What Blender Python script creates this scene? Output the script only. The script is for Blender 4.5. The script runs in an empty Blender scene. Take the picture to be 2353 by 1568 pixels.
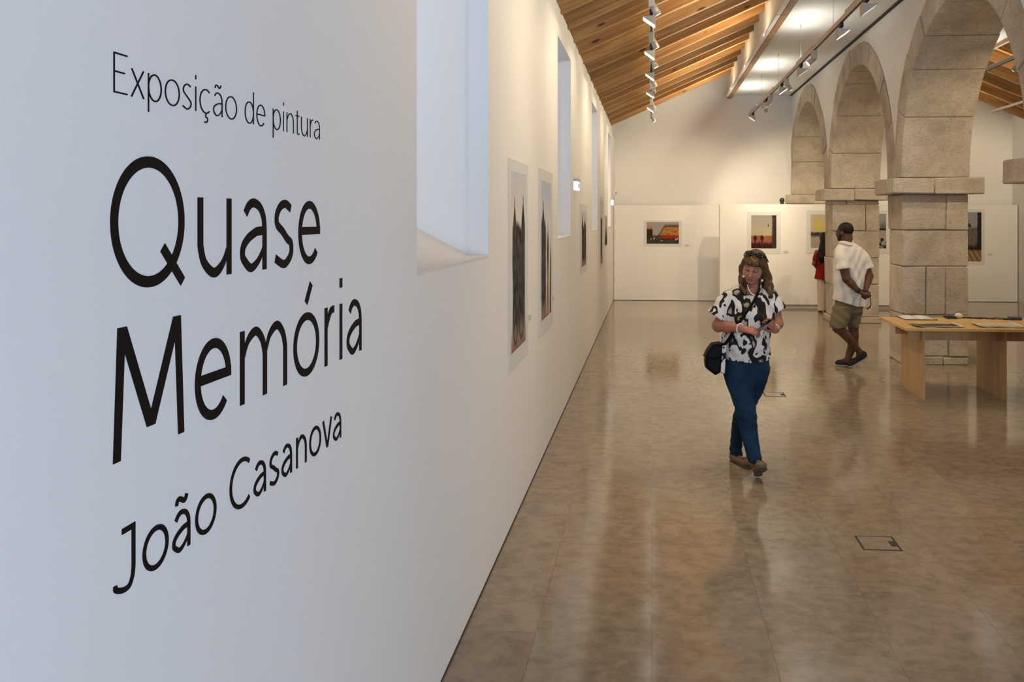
import bpy, bmesh, math, random
import numpy as np
from mathutils import Vector, Matrix

random.seed(7)
rng = np.random.default_rng(11)
S = bpy.context.scene
C = S.collection

# ------------------------------------------------------------------ camera
F, CX, CY, HCAM = 2000.0, 1325.0, 497.0, 1.85
YAW = math.atan(172 / F)
cs, sn = math.cos(YAW), math.sin(YAW)
cam = bpy.data.objects.new('camera', bpy.data.cameras.new('camera'))
C.objects.link(cam)
cam.location = (0, 0, HCAM)
cam.rotation_euler = (math.pi / 2, 0, YAW)
cam.data.sensor_fit = 'HORIZONTAL'
cam.data.sensor_width = 36
cam.data.lens = 36 * F / 2353
cam.data.shift_x = (1176.5 - CX) / 2353
cam.data.shift_y = (CY - 784) / 2353
cam.data.clip_end = 200
S.camera = cam

# ------------------------------------------------------------------ world, daylight, exposure
S.view_settings.view_transform = 'Standard'
S.view_settings.look = 'None'
S.view_settings.gamma = 1
S.view_settings.use_curve_mapping = False
S.view_settings.exposure = 0.08
S.cycles.max_bounces = 4; S.cycles.diffuse_bounces = 3; S.cycles.glossy_bounces = 2; S.cycles.transmission_bounces = 0; S.cycles.caustics_reflective = False
w = bpy.data.worlds.new('sky'); S.world = w; w.use_nodes = True
w.node_tree.nodes['Background'].inputs[0].default_value = (0.55, 0.72, 1.0, 1)
w.node_tree.nodes['Background'].inputs[1].default_value = 1.2

def area_light(name, loc, direction, sx, sy, power, col, parent=None, spread=math.pi):
    l = bpy.data.lights.new(name, 'AREA')
    l.shape = 'RECTANGLE'; l.size = sx; l.size_y = sy; l.energy = power; l.color = col; l.spread = spread
    o = bpy.data.objects.new(name, l); C.objects.link(o)
    o.location = loc
    o.rotation_euler = Vector(direction).to_track_quat('-Z', 'Y').to_euler()
    if parent is not None:
        o.parent = parent
        o.matrix_parent_inverse = Matrix.Identity(4)
        o.location = Vector(loc) - parent.location
    return o

DAY = (0.62, 0.775, 1.0)
area_light('entrance_daylight', (2.3, -2.55, 1.5), (-0.25, 1, -.12), 2.9, 2.6, 235, DAY)
WINDOW_SPANS = [(-1.45, -0.12), (3.03, 4.39), (7.69, 8.95), (12.12, 13.41), (16.62, 17.74)]
for k, (a, b) in enumerate(WINDOW_SPANS):
    area_light('window_daylight', (-1.52, (a + b) / 2, 2.75), (1, 0, -0.15), b - a - 0.6, 1.2, 1.6, DAY)

# ------------------------------------------------------------------ helpers
def ray(u, v):
    a = (u - CX) / F; b = -(v - CY) / F
    return np.array((a * cs - sn, cs + a * sn, b))
def P(u, v, d):                      # pixel + depth along the viewing axis
    return ray(u, v) * d + np.array((0, 0, HCAM))
def on_floor(u, v, z=0.0):
    r = ray(u, v); t = (z - HCAM) / r[2]; return r * t + np.array((0, 0, HCAM))
def on_x(u, v, X):
    r = ray(u, v); t = X / r[0]; return r * t + np.array((0, 0, HCAM))
def on_y(u, v, Y):
    r = ray(u, v); t = Y / r[1]; return r * t + np.array((0, 0, HCAM))

def tag(o, label=None, cat=None, group=None, kind=None):
    if label: o['label'] = label
    if cat: o['category'] = cat
    if group: o['group'] = group
    if kind: o['kind'] = kind
    return o
def thing(name, loc, label=None, cat=None, group=None, kind=None):
    o = bpy.data.objects.new(name, None); C.objects.link(o)
    o.location = loc; o.empty_display_size = 0.1
    return tag(o, label, cat, group, kind)
def link(name, me, mat=None, parent=None, smooth=False):
    o = bpy.data.objects.new(name, me); C.objects.link(o)
    if mat is not None and not me.materials: me.materials.append(mat)
    if smooth:
        me.polygons.foreach_set('use_smooth', np.ones(len(me.polygons), dtype=bool))
    if parent is not None: o.parent = parent
    return o

class MB:
    """collects shapes; build() links them as one mesh"""
    def __init__(self): self.v = []; self.f = []; self.sm = []
    def add(self, verts, faces, smooth=False):
        n = len(self.v); self.v += [tuple(map(float, p)) for p in verts]
        for f in faces: self.f.append([i + n for i in f]); self.sm.append(smooth)
        return self
    def box(self, c, s, rot=None):
        vs = []
        for sx in (-.5, .5):
            for sy in (-.5, .5):
                for sz in (-.5, .5):
                    p = Vector((sx * s[0], sy * s[1], sz * s[2]))
                    if rot is not None: p = rot @ p
                    vs.append((p.x + c[0], p.y + c[1], p.z + c[2]))
        return self.add(vs, [(0, 1, 3, 2), (4, 6, 7, 5), (0, 4, 5, 1), (2, 3, 7, 6), (0, 2, 6, 4), (1, 5, 7, 3)])
    def bb(self, x0, x1, y0, y1, z0, z1):
        return self.box(((x0 + x1) / 2, (y0 + y1) / 2, (z0 + z1) / 2), (x1 - x0, y1 - y0, z1 - z0))
    def cham(self, lo, hi, ch=0.01, jit=0.0):
        """box with chamfered edges"""
        lo = np.array(lo, float); hi = np.array(hi, float)
        vs = []; idx = {}
        for sx in (0, 1):
            for sy in (0, 1):
                for sz in (0, 1):
                    base = np.where(np.array((sx, sy, sz)) == 0, lo, hi)
                    ins = np.where(np.array((sx, sy, sz)) == 0, 1, -1) * ch
                    j = (rng.random(3) - .5) * jit
                    for ax in range(3):
                        q = base + ins; q[ax] = base[ax]
                        idx[(sx, sy, sz, ax)] = len(vs); vs.append(q + j)
        fs = []
        for ax in range(3):
            o = [a for a in range(3) if a != ax]
            for s in (0, 1):
                loop = []
                for a, b in ((0, 0), (1, 0), (1, 1), (0, 1)):
                    k = [0, 0, 0]; k[ax] = s; k[o[0]] = a; k[o[1]] = b
                    loop.append(idx[(*k, ax)])
                fs.append(loop)
        for ax in range(3):
            o = [a for a in range(3) if a != ax]
            for a in (0, 1):
                for b in (0, 1):
                    k0 = [0, 0, 0]; k1 = [0, 0, 0]
                    k0[o[0]] = k1[o[0]] = a; k0[o[1]] = k1[o[1]] = b; k1[ax] = 1
                    fs.append([idx[(*k0, o[0])], idx[(*k1, o[0])], idx[(*k1, o[1])], idx[(*k0, o[1])]])
        for sx in (0, 1):
            for sy in (0, 1):
                for sz in (0, 1):
                    fs.append([idx[(sx, sy, sz, a)] for a in range(3)])
        return self.add(vs, fs)
    def tube(self, pts, r, n=8, caps=True, smooth=True):
        pts = [Vector(p) for p in pts]; rs = r if hasattr(r, '__len__') else [r] * len(pts)
        vs = []; fs = []
        ref = Vector((0.13, 0.27, 0.95)).normalized()
        for i, p in enumerate(pts):
            t = (pts[min(i + 1, len(pts) - 1)] - pts[max(i - 1, 0)]).normalized()
            a = t.cross(ref)
            if a.length < .05: a = t.cross(Vector((1, 0, 0)))
            a.normalize(); b = t.cross(a).normalized()
            for k in range(n):
                an = 2 * math.pi * k / n
                vs.append(p + (a * math.cos(an) + b * math.sin(an)) * rs[i])
        for i in range(len(pts) - 1):
            for k in range(n):
                k2 = (k + 1) % n
                fs.append((i * n + k, i * n + k2, (i + 1) * n + k2, (i + 1) * n + k))
        self.add(vs, fs, smooth)
        if caps:
            m = len(self.v) - len(vs)
            self.f.append([m + k for k in range(n)][::-1]); self.sm.append(False)
            self.f.append([m + (len(pts) - 1) * n + k for k in range(n)]); self.sm.append(False)
        return self
    def ball(self, c, r, nu=12, nv=8, z0=-1.0):
        rr = r if hasattr(r, '__len__') else (r, r, r)
        vs = []; fs = []
        for i in range(nv + 1):
            ph = math.asin(max(-1, z0)) + (math.pi / 2 - math.asin(max(-1, z0))) * i / nv
            for k in range(nu):
                a = 2 * math.pi * k / nu
                vs.append((c[0] + rr[0] * math.cos(ph) * math.cos(a), c[1] + rr[1] * math.cos(ph) * math.sin(a), c[2] + rr[2] * math.sin(ph)))
        for i in range(nv):
            for k in range(nu):
                k2 = (k + 1) % nu
                fs.append((i * nu + k, i * nu + k2, (i + 1) * nu + k2, (i + 1) * nu + k))
        return self.add(vs, fs, True)
    def prism(self, poly, axis, a, b):
        """polygon in the plane perpendicular to axis, extruded from a to b"""
        n = len(poly); vs = []
        for t in (a, b):
            for p in poly:
                q = list(p); q.insert(axis, t); vs.append(q)
        fs = [list(range(n))[::-1], list(range(n, 2 * n))]
        for i in range(n):
            j = (i + 1) % n; fs.append((i, j, n + j, n + i))
        return self.add(vs, fs)
    def mesh(self, name, origin=(0, 0, 0)):
        me = bpy.data.meshes.new(name)
        o = Vector(origin)
        me.from_pydata([(p[0] - o.x, p[1] - o.y, p[2] - o.z) for p in self.v], [], self.f)
        me.polygons.foreach_set('use_smooth', self.sm)
        bm = bmesh.new(); bm.from_mesh(me)
        bmesh.ops.recalc_face_normals(bm, faces=bm.faces); bm.to_mesh(me); bm.free()
        me.update()
        return me
    def build(self, name, mat=None, parent=None):
        o = (0, 0, 0) if parent is None else parent.matrix_basis.translation
        if parent is not None and parent.parent is not None:
            o = Vector(o) + parent.parent.matrix_basis.translation
        return link(name, self.mesh(name, o), mat, parent)

# ------------------------------------------------------------------ materials
def mat(name, col=(.8, .8, .8), rough=.5, metal=0.0, spec=.5, emit=None, strength=0):
    m = bpy.data.materials.new(name); m.use_nodes = True
    b = m.node_tree.nodes['Principled BSDF']
    b.inputs['Base Color'].default_value = (*col, 1)
    b.inputs['Roughness'].default_value = rough
    b.inputs['Metallic'].default_value = metal
    b.inputs['Specular IOR Level'].default_value = spec
    if emit:
        b.inputs['Emission Color'].default_value = (*emit, 1); b.inputs['Emission Strength'].default_value = strength; m.cycles.emission_sampling = 'NONE'   # the lamp object behind the lens lights the room
    return m
class NT:
    def __init__(self, m): self.m = m; self.t = m.node_tree; self.b = self.t.nodes['Principled BSDF']
    def n(self, typ, **kw):
        nd = self.t.nodes.new(typ)
        for k, v in kw.items():
            if k in nd.inputs: nd.inputs[k].default_value = v
            else: setattr(nd, k, v)
        return nd
    def l(self, a, b): self.t.links.new(a, b)
    def coords(self, scale=(1, 1, 1), kind='Object'):
        tc = self.n('ShaderNodeTexCoord'); mp = self.n('ShaderNodeMapping')
        mp.inputs['Scale'].default_value = scale
        self.l(tc.outputs[kind], mp.inputs['Vector']); return mp.outputs['Vector']
    def noise(self, vec, scale, detail=3, rough=.55, dist=0):
        n = self.n('ShaderNodeTexNoise'); n.inputs['Scale'].default_value = scale
        n.inputs['Detail'].default_value = detail; n.inputs['Roughness'].default_value = rough; n.inputs['Distortion'].default_value = dist
        if vec is not None: self.l(vec, n.inputs['Vector'])
        return n.outputs['Fac']
    def ramp(self, fac, stops, interp='LINEAR'):
        r = self.n('ShaderNodeValToRGB'); e = r.color_ramp.elements; r.color_ramp.interpolation = interp
        while len(e) < len(stops): e.new(0.5)
        for el, (p, c) in zip(e, stops):
            el.position = p; el.color = (*c, 1) if len(c) == 3 else c
        self.l(fac, r.inputs['Fac']); return r.outputs['Color']
    def mix(self, fac, a, b, mode='MIX'):
        x = self.n('ShaderNodeMix'); x.data_type = 'RGBA'; x.blend_type = mode
        for sock, val in ((0, fac), (6, a), (7, b)):
            if hasattr(val, 'is_output'): self.l(val, x.inputs[sock])
            elif sock == 0: x.inputs[0].default_value = val
            else: x.inputs[sock].default_value = (*val, 1)
        return x.outputs[2]
    def bump(self, h, strength=.3, dist=.01, chain=None):
        b = self.n('ShaderNodeBump'); b.inputs['Strength'].default_value = strength; b.inputs['Distance'].default_value = dist
        self.l(h, b.inputs['Height'])
        if chain is not None: self.l(chain, b.inputs['Normal'])
        return b.outputs['Normal']
    def rand(self):
        return self.n('ShaderNodeObjectInfo').outputs['Random']
    def base(self, c): self.l(c, self.b.inputs['Base Color'])
    def normal(self, c): self.l(c, self.b.inputs['Normal'])

def plaster(name, col, k=.03, bump=.12):
    m = mat(name, col, .75, spec=.25); t = NT(m); v = t.coords()
    a = t.noise(v, 1.3, 2); lo = tuple(c * (1 - k) for c in col)
    t.base(t.mix(a, lo, col))
    if bump > .3: t.normal(t.bump(t.noise(v, 90, 3), bump, .002))
    return m
M = {}
M['wall'] = plaster('white_plaster', (.80, .79, .775))
M['panel'] = plaster('white_panel_paint', (.80, .785, .755), .02, .05)
M['sill'] = plaster('sill_plaster', (.74, .70, .64))
M['soffit'] = plaster('soffit_plaster', (.82, .82, .80), .02, .05)
M['dark_gap'] = mat('dark_shadow_gap', (.035, .03, .026), .8)  # near-black colour stands in for the shade inside narrow gaps
M['gap'] = mat('joint_mortar', (.22, .178, .132), .5)

def stone_floor():
    m = mat('polished_limestone_slab', (.4, .3, .2), .17, spec=.5); t = NT(m)
    tc = t.n('ShaderNodeTexCoord'); geo = t.n('ShaderNodeNewGeometry')
    sep = t.n('ShaderNodeMapping'); t.l(geo.outputs['Position'], sep.inputs['Vector'])
    r = t.rand(); off = t.n('ShaderNodeCombineXYZ'); mm = t.n('ShaderNodeMath', operation='MULTIPLY')
    t.l(r, mm.inputs[0]); mm.inputs[1].default_value = 37.0
    t.l(mm.outputs[0], off.inputs[0]); t.l(mm.outputs[0], off.inputs[2]); t.l(off.outputs[0], sep.inputs['Location'])
    v = sep.outputs['Vector']
    n1 = t.noise(v, 2.4, 4, .62, .8)
    c = t.ramp(n1, [(.28, (.215, .172, .128)), (.5, (.285, .235, .180)), (.72, (.36, .302, .238))])
    vs = t.n('ShaderNodeMapping'); vs.inputs['Scale'].default_value = (.9, 1.0, 1); t.l(v, vs.inputs['Vector'])
    n2 = t.noise(vs.outputs['Vector'], 13, 3, .62, .3)
    c = t.mix(.5, c, t.ramp(n2, [(.33, (.19, .150, .110)), (.6, (.36, .297, .232))]))
    n3 = t.noise(v, 55, 3, .6)
    c = t.mix(t.ramp(n3, [(.20, (.25, .25, .25)), (.32, (0, 0, 0))]), c, (.20, .15, .11))
    tint = t.ramp(r, [(0, (.84, .80, .76)), (.35, (1, .97, .92)), (.7, (.94, .96, .92)), (1, (1.0, .94, .87))])
    t.base(t.mix(1.0, c, tint, 'MULTIPLY'))
    rr = t.ramp(n2, [(.3, (.11, .11, .11)), (.7, (.125, .125, .125))]); t.l(rr, t.b.inputs['Roughness'])
    return m
M['slab'] = stone_floor()

def limestone():
    m = mat('rough_limestone', (.5, .42, .33), .9, spec=.15); t = NT(m); v = t.coords()
    geo = t.n('ShaderNodeNewGeometry').outputs['Position']
    n1 = t.noise(geo, 2.2, 5, .6)
    c = t.ramp(n1, [(.3, (.45, .395, .32)), (.5, (.595, .535, .45)), (.7, (.70, .645, .555))])
    mp = t.n('ShaderNodeMapping'); mp.inputs['Scale'].default_value = (1, 1, 2.2); t.l(geo, mp.inputs['Vector'])
    n2 = t.noise(mp.outputs[0], 25, 5, .74, 0)
    c = t.mix(t.ramp(n2, [(.33, (.55, .55, .55)), (.49, (0, 0, 0))]), c, (.24, .20, .16))
    c = t.mix(t.ramp(t.noise(geo, 6, 4, .6, .5), [(.36, (.22, .22, .22)), (.5, (0, 0, 0))]), c, (.31, .26, .20))
    r = t.rand(); tint = t.ramp(r, [(0, (.86, .83, .79)), (.5, (1, .98, .95)), (1, (.95, .93, .92))])
    t.base(t.mix(1.0, c, tint, 'MULTIPLY'))
    nb = t.bump(n2, .7, .014); t.normal(t.bump(t.noise(geo, 60, 2, .7), .3, .005, nb))
    return m
M['stone'] = limestone()
M['mortar'] = plaster('stone_mortar', (.30, .245, .185), .2, .5)

def wood(name, c0, c1, c2, along, knots=True, rough=.55):
    """grain runs along the given axis of the object's own space"""
    m = mat(name, c1, rough, spec=.3); t = NT(m)
    geo = t.n('ShaderNodeTexCoord').outputs['Object']
    mp = t.n('ShaderNodeMapping'); sc = [9.0, 9.0, 9.0]; sc[along] = .55; mp.inputs['Scale'].default_value = sc
    t.l(geo, mp.inputs['Vector'])
    r = t.rand(); mm = t.n('ShaderNodeMath', operation='MULTIPLY'); t.l(r, mm.inputs[0]); mm.inputs[1].default_value = 91.0
    cb = t.n('ShaderNodeCombineXYZ')
    for i in range(3): t.l(mm.outputs[0], cb.inputs[i])
    t.l(cb.outputs[0], mp.inputs['Location'])
    n1 = t.noise(mp.outputs[0], 1.6, 5, .6, 1.2)
    c = t.ramp(n1, [(.3, c0), (.5, c1), (.72, c2)])
    if knots:
        mp2 = t.n('ShaderNodeMapping'); s2 = [7.0, 7.0, 7.0]; s2[along] = 1.9; mp2.inputs['Scale'].default_value = s2
        t.l(geo, mp2.inputs['Vector']); t.l(cb.outputs[0], mp2.inputs['Location'])
        vo = t.n('ShaderNodeTexVoronoi'); vo.inputs['Scale'].default_value = 1.0; t.l(mp2.outputs[0], vo.inputs['Vector'])
        k = t.ramp(vo.outputs['Distance'], [(.07, (1, 1, 1)), (.15, (0, 0, 0))])
        c = t.mix(k, c, tuple(x * .32 for x in c0))
    tint = t.ramp(r, [(0, (.82, .80, .78)), (1, (1, 1, 1))])
    t.base(t.mix(1.0, c, tint, 'MULTIPLY')); t.normal(t.bump(n1, .12, .003)); return m
M['pine'] = wood('knotty_pine', (.27, .135, .05), (.40, .22, .085), (.52, .31, .13), 0)
M['deck'] = wood('pine_deck', (.30, .15, .06), (.40, .21, .08), (.5, .29, .12), 1)
M['ply'] = wood('birch_plywood', (.50, .31, .14), (.60, .385, .19), (.67, .45, .24), 2, False, .38)
M['ply_top'] = wood('birch_plywood_top', (.62, .40, .15), (.70, .46, .18), (.75, .52, .22), 0, False, .4)
M['metal'] = mat('grey_aluminium', (.50, .485, .45), .42, .55)
M['fixture'] = mat('grey_lacquered_metal', (.46, .455, .42), .4, .2)
M['black'] = mat('black_plastic', (.012, .012, .012), .45)
M['steel'] = mat('wire_steel', (.5, .5, .5), .35, .9)
M['vinyl'] = mat('black_vinyl', (.008, .006, .005), .6, spec=.12)
M['mat_board'] = plaster('passepartout_board', (.66, .66, .65), .02, .03)
M['frame_white'] = mat('white_lacquer_frame', (.66, .66, .645), .55, spec=.2)
M['label'] = mat('printed_caption_card', (.70, .69, .66), .6)
M['ink'] = mat('grey_caption_ink', (.30, .29, .28), .7)
M['lens'] = mat('lit_lamp_lens', (1, 1, 1), .3, emit=(1.0, .97, .88), strength=9)
M['lens_off'] = mat('dim_lamp_lens', (.8, .8, .78), .3, emit=(1.0, .95, .85), strength=.55)
M['sign'] = mat('lit_exit_sign_face', (.7, .8, 1), .3, emit=(.55, .72, 1.0), strength=.95)
M['sign_mark'] = mat('exit_sign_pictogram', (.20, .32, .62), .5)
M['glass'] = mat('window_glass', (.75, .85, .95), .05, spec=.5)
M['floor_metal'] = mat('floor_box_metal', (.045, .043, .034), .5, .2)
M['lid'] = mat('floor_box_stone_lid', (.30, .25, .20), .15)
_t = NT(M['lid']); _t.base(_t.ramp(_t.noise(_t.coords(), 13, 5, .65), [(.33, (.24, .195, .15)), (.66, (.34, .285, .232))]))

# ------------------------------------------------------------------ room shell
XL, XA0, XA1, XR = -0.83, 3.12, 3.92, 7.85
XO = -0.93
YB, YF = 19.75, -2.6
EAVE, SLOPE = 3.80, 0.437
XF, ZS = 1.74, 4.50                       # fascia and soffit
XMID = (XA0 + XA1) / 2
NZ0, NZ1, WTOP = 1.65, 3.46, 3.58
FRONT0, PER, PDEP = 6.91, 4.26, 0.64      # pillar front faces
ARC_R, RING, SPRING = 1.81, 0.33, 2.33

# floor: mortar bed with slabs
floor = MB().bb(-1.6, XR + .3, YF - .3, YB + .3, -.12, -.0018).build('floor', M['gap'])
tag(floor, kind='structure')
slab_me = MB().cham((-.5, -.5, -.5), (.5, .5, .5), .0012).mesh('slab'); slab_me.materials.append(M['slab'])
slabs = []
STR = .512
def visible_slab(x0, x1, y0, y1):
    cx, cy = (x0 + x1) / 2, (y0 + y1) / 2
    d = -cx * sn + cy * cs; l = cx * cs + cy * sn
    if d < 1.5: return 0
    u = CX + F * l / d; v = CY + F * HCAM / d
    if u < 900 or u > 2480 or v > 1640: return 0
    return (x1 - x0) * (y1 - y0) / d ** 3
known = {-1: [4.19, 4.94, 6.1, 7.31], 0: [4.5, 5.28, 6.9], 1: [3.75, 4.35, 5.3], 2: [4.4, 5.25], -2: [3.84, 5.37]}
k = -2
x = -1.024
while x < XR:
    x0, x1 = max(x, XL - .02), min(x + STR, XR + .02)
    r2 = random.Random(100 + k)
    ys = [YF - .1]; kn = known.get(k)
    while ys[-1] < YB:
        step = r2.uniform(.78, 1.25)
        ys.append(ys[-1] + step)
    if kn:
        ys = [y for y in ys if y < kn[0] - .5] + kn + [y for y in ys if y > kn[-1] + .5]
    ys = [y for y in ys if y < YB - .1] + [YB]
    for a, b in zip(ys[:-1], ys[1:]):
        slabs.append((visible_slab(x0, x1, a, b), x0, x1, a, b))
    x += STR; k += 1
slabs.sort(key=lambda s: -s[0])
G = .0005
rest = MB()
for i, (s, x0, x1, a, b) in enumerate(slabs):
    if i < 296 and s > 0:
        o = link('slab', slab_me, None, floor)
        o.location = ((x0 + x1) / 2, (a + b) / 2, -.0009); o.scale = (x1 - x0 - 2 * G, b - a - 2 * G, .0018)
    else:
        rest.bb(x0 + G, x1 - G, a + G, b - G, -.0018, 0)
ro = rest.build('slabs_far', M['slab'], floor); ro['kind'] = 'stuff'

# left wall: lining panel with window niches, thick old wall behind
wl = MB()
y_prev = YF
wl.bb(XO, XL, YF, YB, .012, NZ0); wl.bb(XO, XL, YF, YB, NZ1, WTOP)
for a, b in WINDOW_SPANS:
    wl.bb(XO, XL, y_prev, a, NZ0, NZ1); y_prev = b
wl.bb(XO, XL, y_prev, YB, NZ0, NZ1)
wall_left = wl.build('wall_left', M['wall']); tag(wall_left, kind='structure')
tag(MB().cham((XO - .02, YF, WTOP + .004), (XO + .05, YB, EAVE + .055), .004).build('trim_2', M['wall']), kind='structure')
wo = MB(); y_prev = YF - .3
wo.bb(-1.6, XO, YF - .3, YB + .3, 0, NZ0 - .002); wo.bb(-1.6, XO, YF - .3, YB + .3, NZ1, EAVE + .45)
SPL = .26
for a, b in WINDOW_SPANS + [(YB + .3, YB + .3 + 2 * SPL)]:
    y0_ = y_prev; end = a > YB
    wo.prism([(XO, y0_), (XO, a), (-1.6, a if end else a + SPL), (-1.6, y0_ if y0_ < YF else y0_ - SPL)], 2, NZ0 - .002, NZ1); y_prev = b
tag(wo.build('wall_left_outer', M['wall']), kind='structure')
for i, (a, b) in enumerate(WINDOW_SPANS):
    wdw = thing('window_%d' % (i + 1), (-1.46, (a + b) / 2, NZ0), kind='structure')
    MB().prism([(XO, NZ0), (-1.50, NZ0), (-1.50, NZ0 + .33)], 1, a, b).build('sloping_sill', M['sill'], wdw)
    MB().bb(XO, XL + .001, a, b, NZ0 - .012, NZ0 + .0005).build('sill_ledge', M['sill'], wdw)
    fr = MB()
    for q in (a + .2, b - .25, (a + b) / 2 - .025): fr.bb(-1.50, -1.44, q, q + .05, NZ0 + .28, NZ1)
    fr.bb(-1.50, -1.44, a + .2, b - .2, NZ0 + .30, NZ0 + .36); fr.bb(-1.50, -1.44, a + .2, b - .2, NZ1 - .06, NZ1)
    fr.build('window_frame', M['frame_white'], wdw)
tag(MB().bb(XL - .05, XL + .0015, YF, YB, 0, .012).build('gap_shade_left', M['dark_gap']), kind='structure')  # dark strip coloured as the shade of the gap under the lining

# back wall, right wall, entrance wall
def gable(y0, y1, name, zbase=0):
    zr = EAVE + SLOPE * (XMID - XO)
    xr_e = XR + .1
    poly = [(-1.6, zbase), (XR + .3, zbase), (XR + .3, EAVE + .25), (2 * XMID - XO, EAVE + .25), (XMID, zr + .25), (XO, EAVE + .25), (-1.6, EAVE + .25)]
    return tag(MB().prism(poly, 1, y0, y1).build(name, M['wall']), kind='structure')
gable(YB, YB + .3, 'wall_back')
tag(MB().bb(XR, XR + .3, YF - .3, YB + .3, 0, EAVE + .3).build('wall_right', M['wall']), kind='structure')
DX0, DX1, DZ = 0.75, 3.85, 3.2
wf = MB().bb(-1.6, DX0, YF - .3, YF, 0, 6.2).bb(DX1, XR + .3, YF - .3, YF, 0, 6.2).bb(DX0, DX1, YF - .3, YF, DZ, 6.2)
tag(wf.build('wall_front', M['wall']), kind='structure')
dr = thing('door_1', (2.3, YF - .1, 0), kind='structure')
fr = MB()
for q in (DX0, 1.75, 2.75, DX1 - .06): fr.bb(q, q + .06, YF - .16, YF - .10, 0, DZ)
fr.bb(DX0, DX1, YF - .16, YF - .10, DZ - .06, DZ).bb(DX0, DX1, YF - .16, YF - .10, 0, .05)
fr.build('door_frame', M['metal'], dr)

# ceiling: soffit box over the arcade, decks and rafters
cl = MB().bb(XF - .06, XA0, YF, YB, ZS + .06, ZS + .12).bb(XA1, 2 * XMID - XF + .06, YF, YB, ZS + .06, ZS + .12)
ceiling = cl.build('ceiling', M['soffit']); tag(ceiling, kind='structure')
for sgn in (1, -1):
    x_f = XF if sgn > 0 else 2 * XMID - XF
    MB().bb(x_f - .04, x_f + .04, YF, YB, ZS, EAVE + SLOPE * (XF - XO) + .3).build('fascia', M['soffit'], ceiling)
    MB().bb(x_f - .045, x_f + .045, YF, YB, ZS - .018, ZS).build('fascia_edge_board', M['pine'], ceiling)
    rot_ang = math.atan(SLOPE)
    L = (XF - XO) / math.cos(rot_ang)
    # deck
    def pt(t, h):
        X = XO + t * math.cos(rot_ang) - h * math.sin(rot_ang); Z = EAVE + t * math.sin(rot_ang) + h * math.cos(rot_ang)
        return (X if sgn > 0 else 2 * XMID - X, Z)
    nb = 14
    for i in range(nb):
        t0, t1 = -.1 + (L + .25) * i / nb, -.1 + (L + .25) * (i + 1) / nb - .004
        MB().prism([pt(t0, .205), pt(t1, .205), pt(t1, .23), pt(t0, .23)], 1, YF, YB).build('deck_board', M['deck'], ceiling)
    # rafters share one mesh, long side along its own X axis
    rm = MB().cham((-.15, -.046, 0), (L + .02, .046, .205), .004).mesh('rafter'); rm.materials.append(M['pine'])
    y = 18.95
    while y > YF:
        o = link('rafter', rm, None, ceiling)
        o.location = (XO if sgn > 0 else 2 * XMID - XO, y, EAVE)
        o.rotation_euler = (0, -rot_ang, 0) if sgn > 0 else (0, -rot_ang, math.pi)
        y -= .70
    MB().bb(min(pt(L, 0)[0], x_f), max(pt(L, 0)[0], x_f), YF, YB, 5.25, 5.35)
rt = MB().bb(XF - .1, 2 * XMID - XF + .1, YF, YB, 5.3, 5.36).build('roof_cap', M['soffit'], ceiling)
tag(MB().bb(XA0 - .035, XA0 + .01, YF, YB, ZS + .035, ZS + .061).build('gap_shade_soffit', M['dark_gap']), kind='structure')  # dark bar painted as the shadow gap where soffit meets arcade

# ------------------------------------------------------------------ arcade: plaster wall, stone arches, stone pillars
PF = [FRONT0 + i * PER for i in range(-2, 4)]          # front faces
aw = MB()
Rex = ARC_R + RING - .01
ZTOP = 5.3
for i in range(len(PF) - 1):
    yc = (PF[i] + PDEP + PF[i + 1]) / 2
    h = PER / 2
    n = 28
    prof = [(yc - h, SPRING)] if h > Rex else []
    up = [(yc - h, ZTOP), (yc + h, ZTOP)]
    arc = []
    for k in range(n + 1):
        a = math.pi - math.pi * k / n
        arc.append((max(yc - h, min(yc + h, yc + Rex * math.cos(a))), SPRING + Rex * math.sin(a)))
    for k in range(n):
        (ya, za), (yb, zb) = arc[k], arc[k + 1]
        if yb - ya < 1e-5: continue
        aw.prism([(ya, za), (yb, zb), (yb, ZTOP), (ya, ZTOP)], 0, XA0, XA1)
wall_arcade = aw.build('wall_arcade', M['wall']); tag(wall_arcade, kind='structure')

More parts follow.
